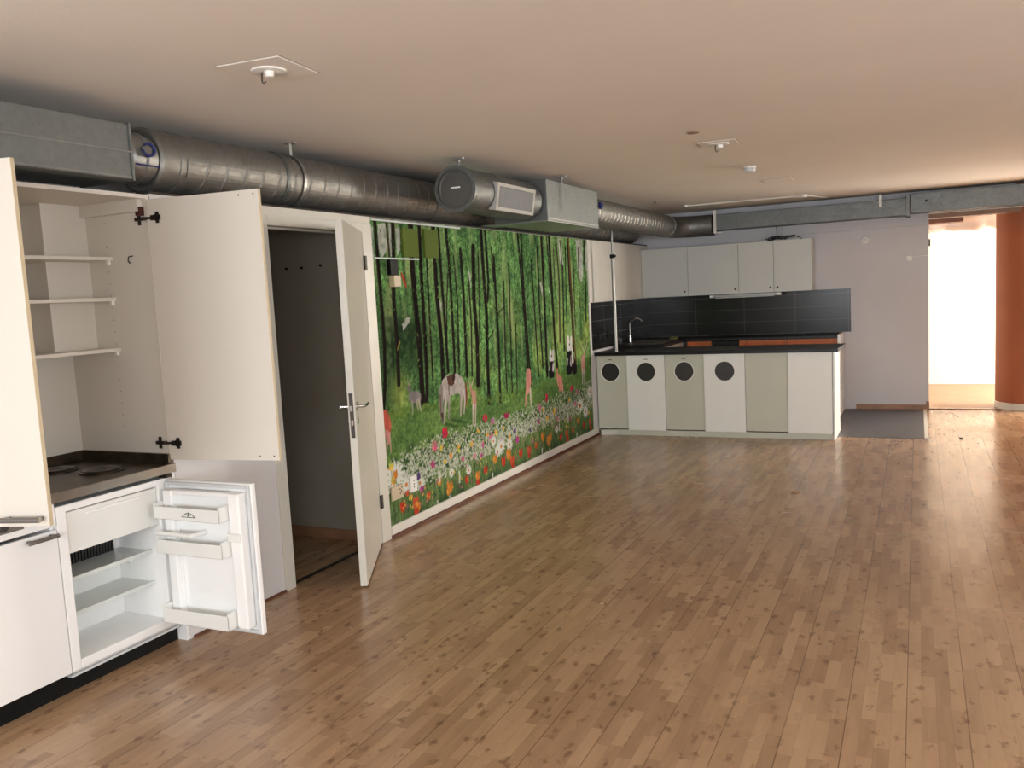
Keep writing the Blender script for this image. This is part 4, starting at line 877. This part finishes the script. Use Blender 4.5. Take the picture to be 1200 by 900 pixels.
# wall cupboards
UX = [.012, .615, 1.245, 1.665, 2.105]
ul = ['leftmost wall cupboard over the black tiles, next to the left wall', 'wide wall cupboard, second from the left over the tiles', 'narrow wall cupboard, third from the left, over the strip light', 'narrow wall cupboard at the right end of the row']
for i in range(4):
    x0, x1 = UX[i], UX[i+1]; t = thing('wall_cabinet', ul[i], 'wall cabinet', ((x0+x1)/2, 10.97, 1.48), 'wall cupboards over the tiles')
    obj('carcass', box(x0+.001, x1-.001, 10.822, 11.136, 1.479, 2.095), M['upper'], t)
    dr = obj('door', box(x0+.002, x1-.002, 10.80, 10.818, 1.479, 2.095), M['upper'], t, bevel=.0015)
    kx = x1-.04 if i < 3 else x0+.045
    obj('knob', lt([(0, 0), (0, .006), (.012, .006), (.014, .012), (.022, .011), (.024, 0)], (kx, 10.80, 1.535), (0, -1, 0), 14), M['darkmetal'], dr, smooth=True)
t = thing('strip_light', 'grey strip light fitted under the wall cupboards', 'strip light', (1.3, 10.93, 1.45))
obj('light_housing', boxes([(.875, 1.745, 10.83, 10.93, 1.438, 1.477)]), M['brushed'], t, bevel=.005)
obj('light_cover', boxes([(.95, 1.66, 10.825, 10.90, 1.430, 1.440)]), M['gasket'], t, bevel=.003)
for x in (.88, 1.70): obj('end_socket', boxes([(x, x+.04, 10.822, 10.83, 1.443, 1.470)]), M['plastic'], t)
cb = bmesh.new(); rr = random.Random(3)
for k in range(3):
    cx, r0 = 1.66+.05*k, .10+.02*k
    tube(cb, [(cx+r0*math.cos(a), 10.93+.05*math.sin(a)+.01*k, 2.102+.028*abs(math.sin(a*1.5+k))+.012*k) for a in [q*2*PI/20 for q in range(21)]], .005, 6)
tube(cb, [(1.70, 10.93, 2.12), (1.695, 10.92, 2.2), (1.69, 10.93, 2.274)], .005, 6)
tube(cb, [(1.78, 10.92, 2.105), (1.88, 10.9, 2.15), (1.96, 10.9, 2.12), (1.98, 10.93, 2.1)], .005, 6)
single('cable_coil', cb, M['cable'], 'black cables coiled on top of the wall cupboards', 'cable')

# ------------------------------------------------------------------ on the back wall
t = thing('wall_detector', 'small white rounded detector high on the back wall', 'detector', (2.68, 11.15, 2.04))
obj('detector_body', lt([(0, 0), (0, .048), (.02, .046), (.034, .03), (.036, 0)], (2.68, 11.15, 2.04), (0, -1, 0), 24), M['plastic'], t, smooth=True)
obj('detector_eye', lt([(0, 0), (0, .02), (.004, .018), (.004, 0)], (2.68, 11.114, 2.04), (0, -1, 0), 16), M['gasket'], t)
t = thing('junction_box', 'small white junction box with a cable to the wall edge', 'junction box', (3.15, 11.15, 1.79))
obj('box_body', box(3.125, 3.185, 11.118, 11.149, 1.765, 1.825), M['plastic'], t, bevel=.006)
obj('cable', tb([(3.185, 11.14, 1.805), (3.26, 11.145, 1.812), (3.355, 11.145, 1.812)], .004, 6), M['plastic'], t)
single('door_sensor', box(OX0-.0, OX0+.018, 11.1505, 11.175, 1.92, 2.0), M['darkmetal'], 'small dark latch plate high on the edge of the bright opening', 'latch plate')
# column
t = thing('round_column', 'thick round terracotta column at the right side of the opening', 'column', (4.45, 11.32, 0))
obj('shaft', lt([(.075, .0), (.075, .35), (ZC-.002, .35), (ZC-.002, 0)], (4.415, 11.47, 0), (0, 0, 1), 72), M['orange'], t, smooth=True)
obj('base_ring', lt([(0, 0), (0, .358), (.070, .358), (.075, .352), (.075, 0)], (4.415, 11.47, 0), (0, 0, 1), 72), M['trimw'], t, smooth=True, label='white painted base ring')

# ------------------------------------------------------------------ ceiling fittings
M['joint'] = mat('plate_joint_paint', (178, 166, 152), .8)
def hatch(cx, cy, s, rot, lab, fitting=True, octo=False):
    t = thing('ceiling_lamp_point', lab, 'ceiling fitting', (cx, cy, ZC), 'ceiling lamp points')
    bm = bmesh.new(); bx(bm, -s/2, s/2, -s/2, s/2, -.006, -.0005)
    obj('cover_plate', xf(bm, Matrix.Translation((cx, cy, ZC)) @ Matrix.Rotation(rot, 4, 'Z')), M['ceiling'], t, bevel=.004)
    g = boxes([(-s/2-.006, -s/2, -s/2, s/2, -.002, -.0004), (s/2, s/2+.006, -s/2, s/2, -.002, -.0004), (-s/2, s/2, -s/2-.006, -s/2, -.002, -.0004), (-s/2, s/2, s/2, s/2+.006, -.002, -.0004)])
    obj('plate_joint', xf(g, Matrix.Translation((cx, cy, ZC)) @ Matrix.Rotation(rot, 4, 'Z')), M['joint'], t)
    if fitting:
        f = lathe(bmesh.new(), [(0, 0), (0, .07), (.006, .068), (.009, .055), (.009, 0)], (cx, cy, ZC-.006), (0, 0, -1), 32); obj('rose', f, M['plastic'], t, smooth=True)
        obj('lamp_outlet', lt([(0, 0), (0, .02), (.02, .018), (.023, .014), (.023, 0)], (cx+.012, cy-.012, ZC-.014), (0, 0, -1), 20), M['plastic'], t, smooth=True)
        obj('hook', tb([(cx-.018, cy-.02, ZC-.014), (cx-.018, cy-.022, ZC-.05), (cx-.008, cy-.026, ZC-.062), (cx+.002, cy-.022, ZC-.052)], .003, 6), M['darkmetal'], t)
hatch(.90, 2.79, .285, .10, 'square ceiling plate with a white lamp outlet, nearest the kitchenette')
hatch(2.03, 5.95, .25, .05, 'square ceiling plate with a white lamp outlet, nearer the kitchen')
hatch(2.06, 8.5, .26, .03, 'flat square ceiling plate without a lamp outlet, near the far end', False)
t = thing('smoke_detector', 'round white smoke detector on the ceiling', 'smoke detector', (2.0, 7.31, ZC))
obj('detector_base', lt([(0, 0), (0, .052), (.014, .052), (.014, 0)], (2.0, 7.31, ZC-.0005), (0, 0, -1), 32), M['plastic'], t)
obj('detector_head', lt([(.014, 0), (.014, .046), (.02, .042), (.022, .048), (.04, .044), (.048, .03), (.05, 0)], (2.0, 7.31, ZC-.0005), (0, 0, -1), 32), M['gasket'], t, smooth=True)
single('blanking_disc', lt([(0, 0), (0, .038), (.005, .036), (.006, 0)], (1.983, 5.42, ZC-.0005), (0, 0, -1), 28), mat('tan_disc', (150, 128, 106), .6), 'small flat tan disc on the ceiling near the kitchen lamp plate', 'cover disc')
t = thing('surface_conduit', 'thin white conduit across the ceiling near the back wall', 'conduit', (1.5, 10.1, ZC))
obj('conduit_pipe', tb([(.80, 10.08, ZC-.012), (2.08, 10.15, ZC-.012)], .009, 8), M['plastic'], t)
obj('conduit_box', lt([(0, 0), (0, .036), (.03, .032), (.03, 0)], (2.10, 10.15, ZC-.0005), (0, 0, -1), 16), M['plastic'], t, smooth=True)
obj('conduit_box', lt([(0, 0), (0, .028), (.024, .022), (.024, 0)], (.79, 10.08, ZC-.0005), (0, 0, -1), 16), M['plastic'], t, smooth=True)
obj('conduit_pipe', tb([(2.12, 10.16, ZC-.010), (2.30, 10.70, ZC-.010)], .006, 8), M['plastic'], t)
single('ceiling_bolt', lt([(0, 0), (0, .012), (.02, .010), (.02, 0)], (.62, 9.4, ZC-.0005), (0, 0, -1), 8), M['darkmetal'], 'tiny dark bolt in the ceiling above the short spiral duct', 'bolt')

# ------------------------------------------------------------------ services in the far room
t = thing('insulated_duct', 'sagging wrapped duct under the ceiling of the bright room', 'air duct', (3.9, 12.3, 2.4))
r_ = random.Random(7); pts = []; rd = []
for i in range(24):
    x = 2.6+i*.09*.86; pts.append((x, 12.5+.03*math.sin(i*.6), 2.215+.01*math.sin(i*1.1))); rd.append(.085+.012*math.sin(i*1.9)+r_.uniform(-.008, .008))
obj('wrapping', tb(pts, rd, 24), M['foil'], t, smooth=True)
for x in (2.9, 3.6, 4.2): obj('hanging_strap', boxes([(x, x+.02, 12.49, 12.51, 2.28, 2.399)]), M['galvlight'], t)
single('brown_duct_board', boxes([(3.36, 3.74, 11.65, 11.95, 2.20, 2.399)]), M['brownbox'], 'brown boxed duct high inside the bright room', 'air duct')
single('bright_spiral_duct', spiral(bmesh.new(), (4.12, 2.30), 12.75, 13.74, .10), M['galvlight'], 'round spiral duct high inside the bright room beside the column', 'air duct')
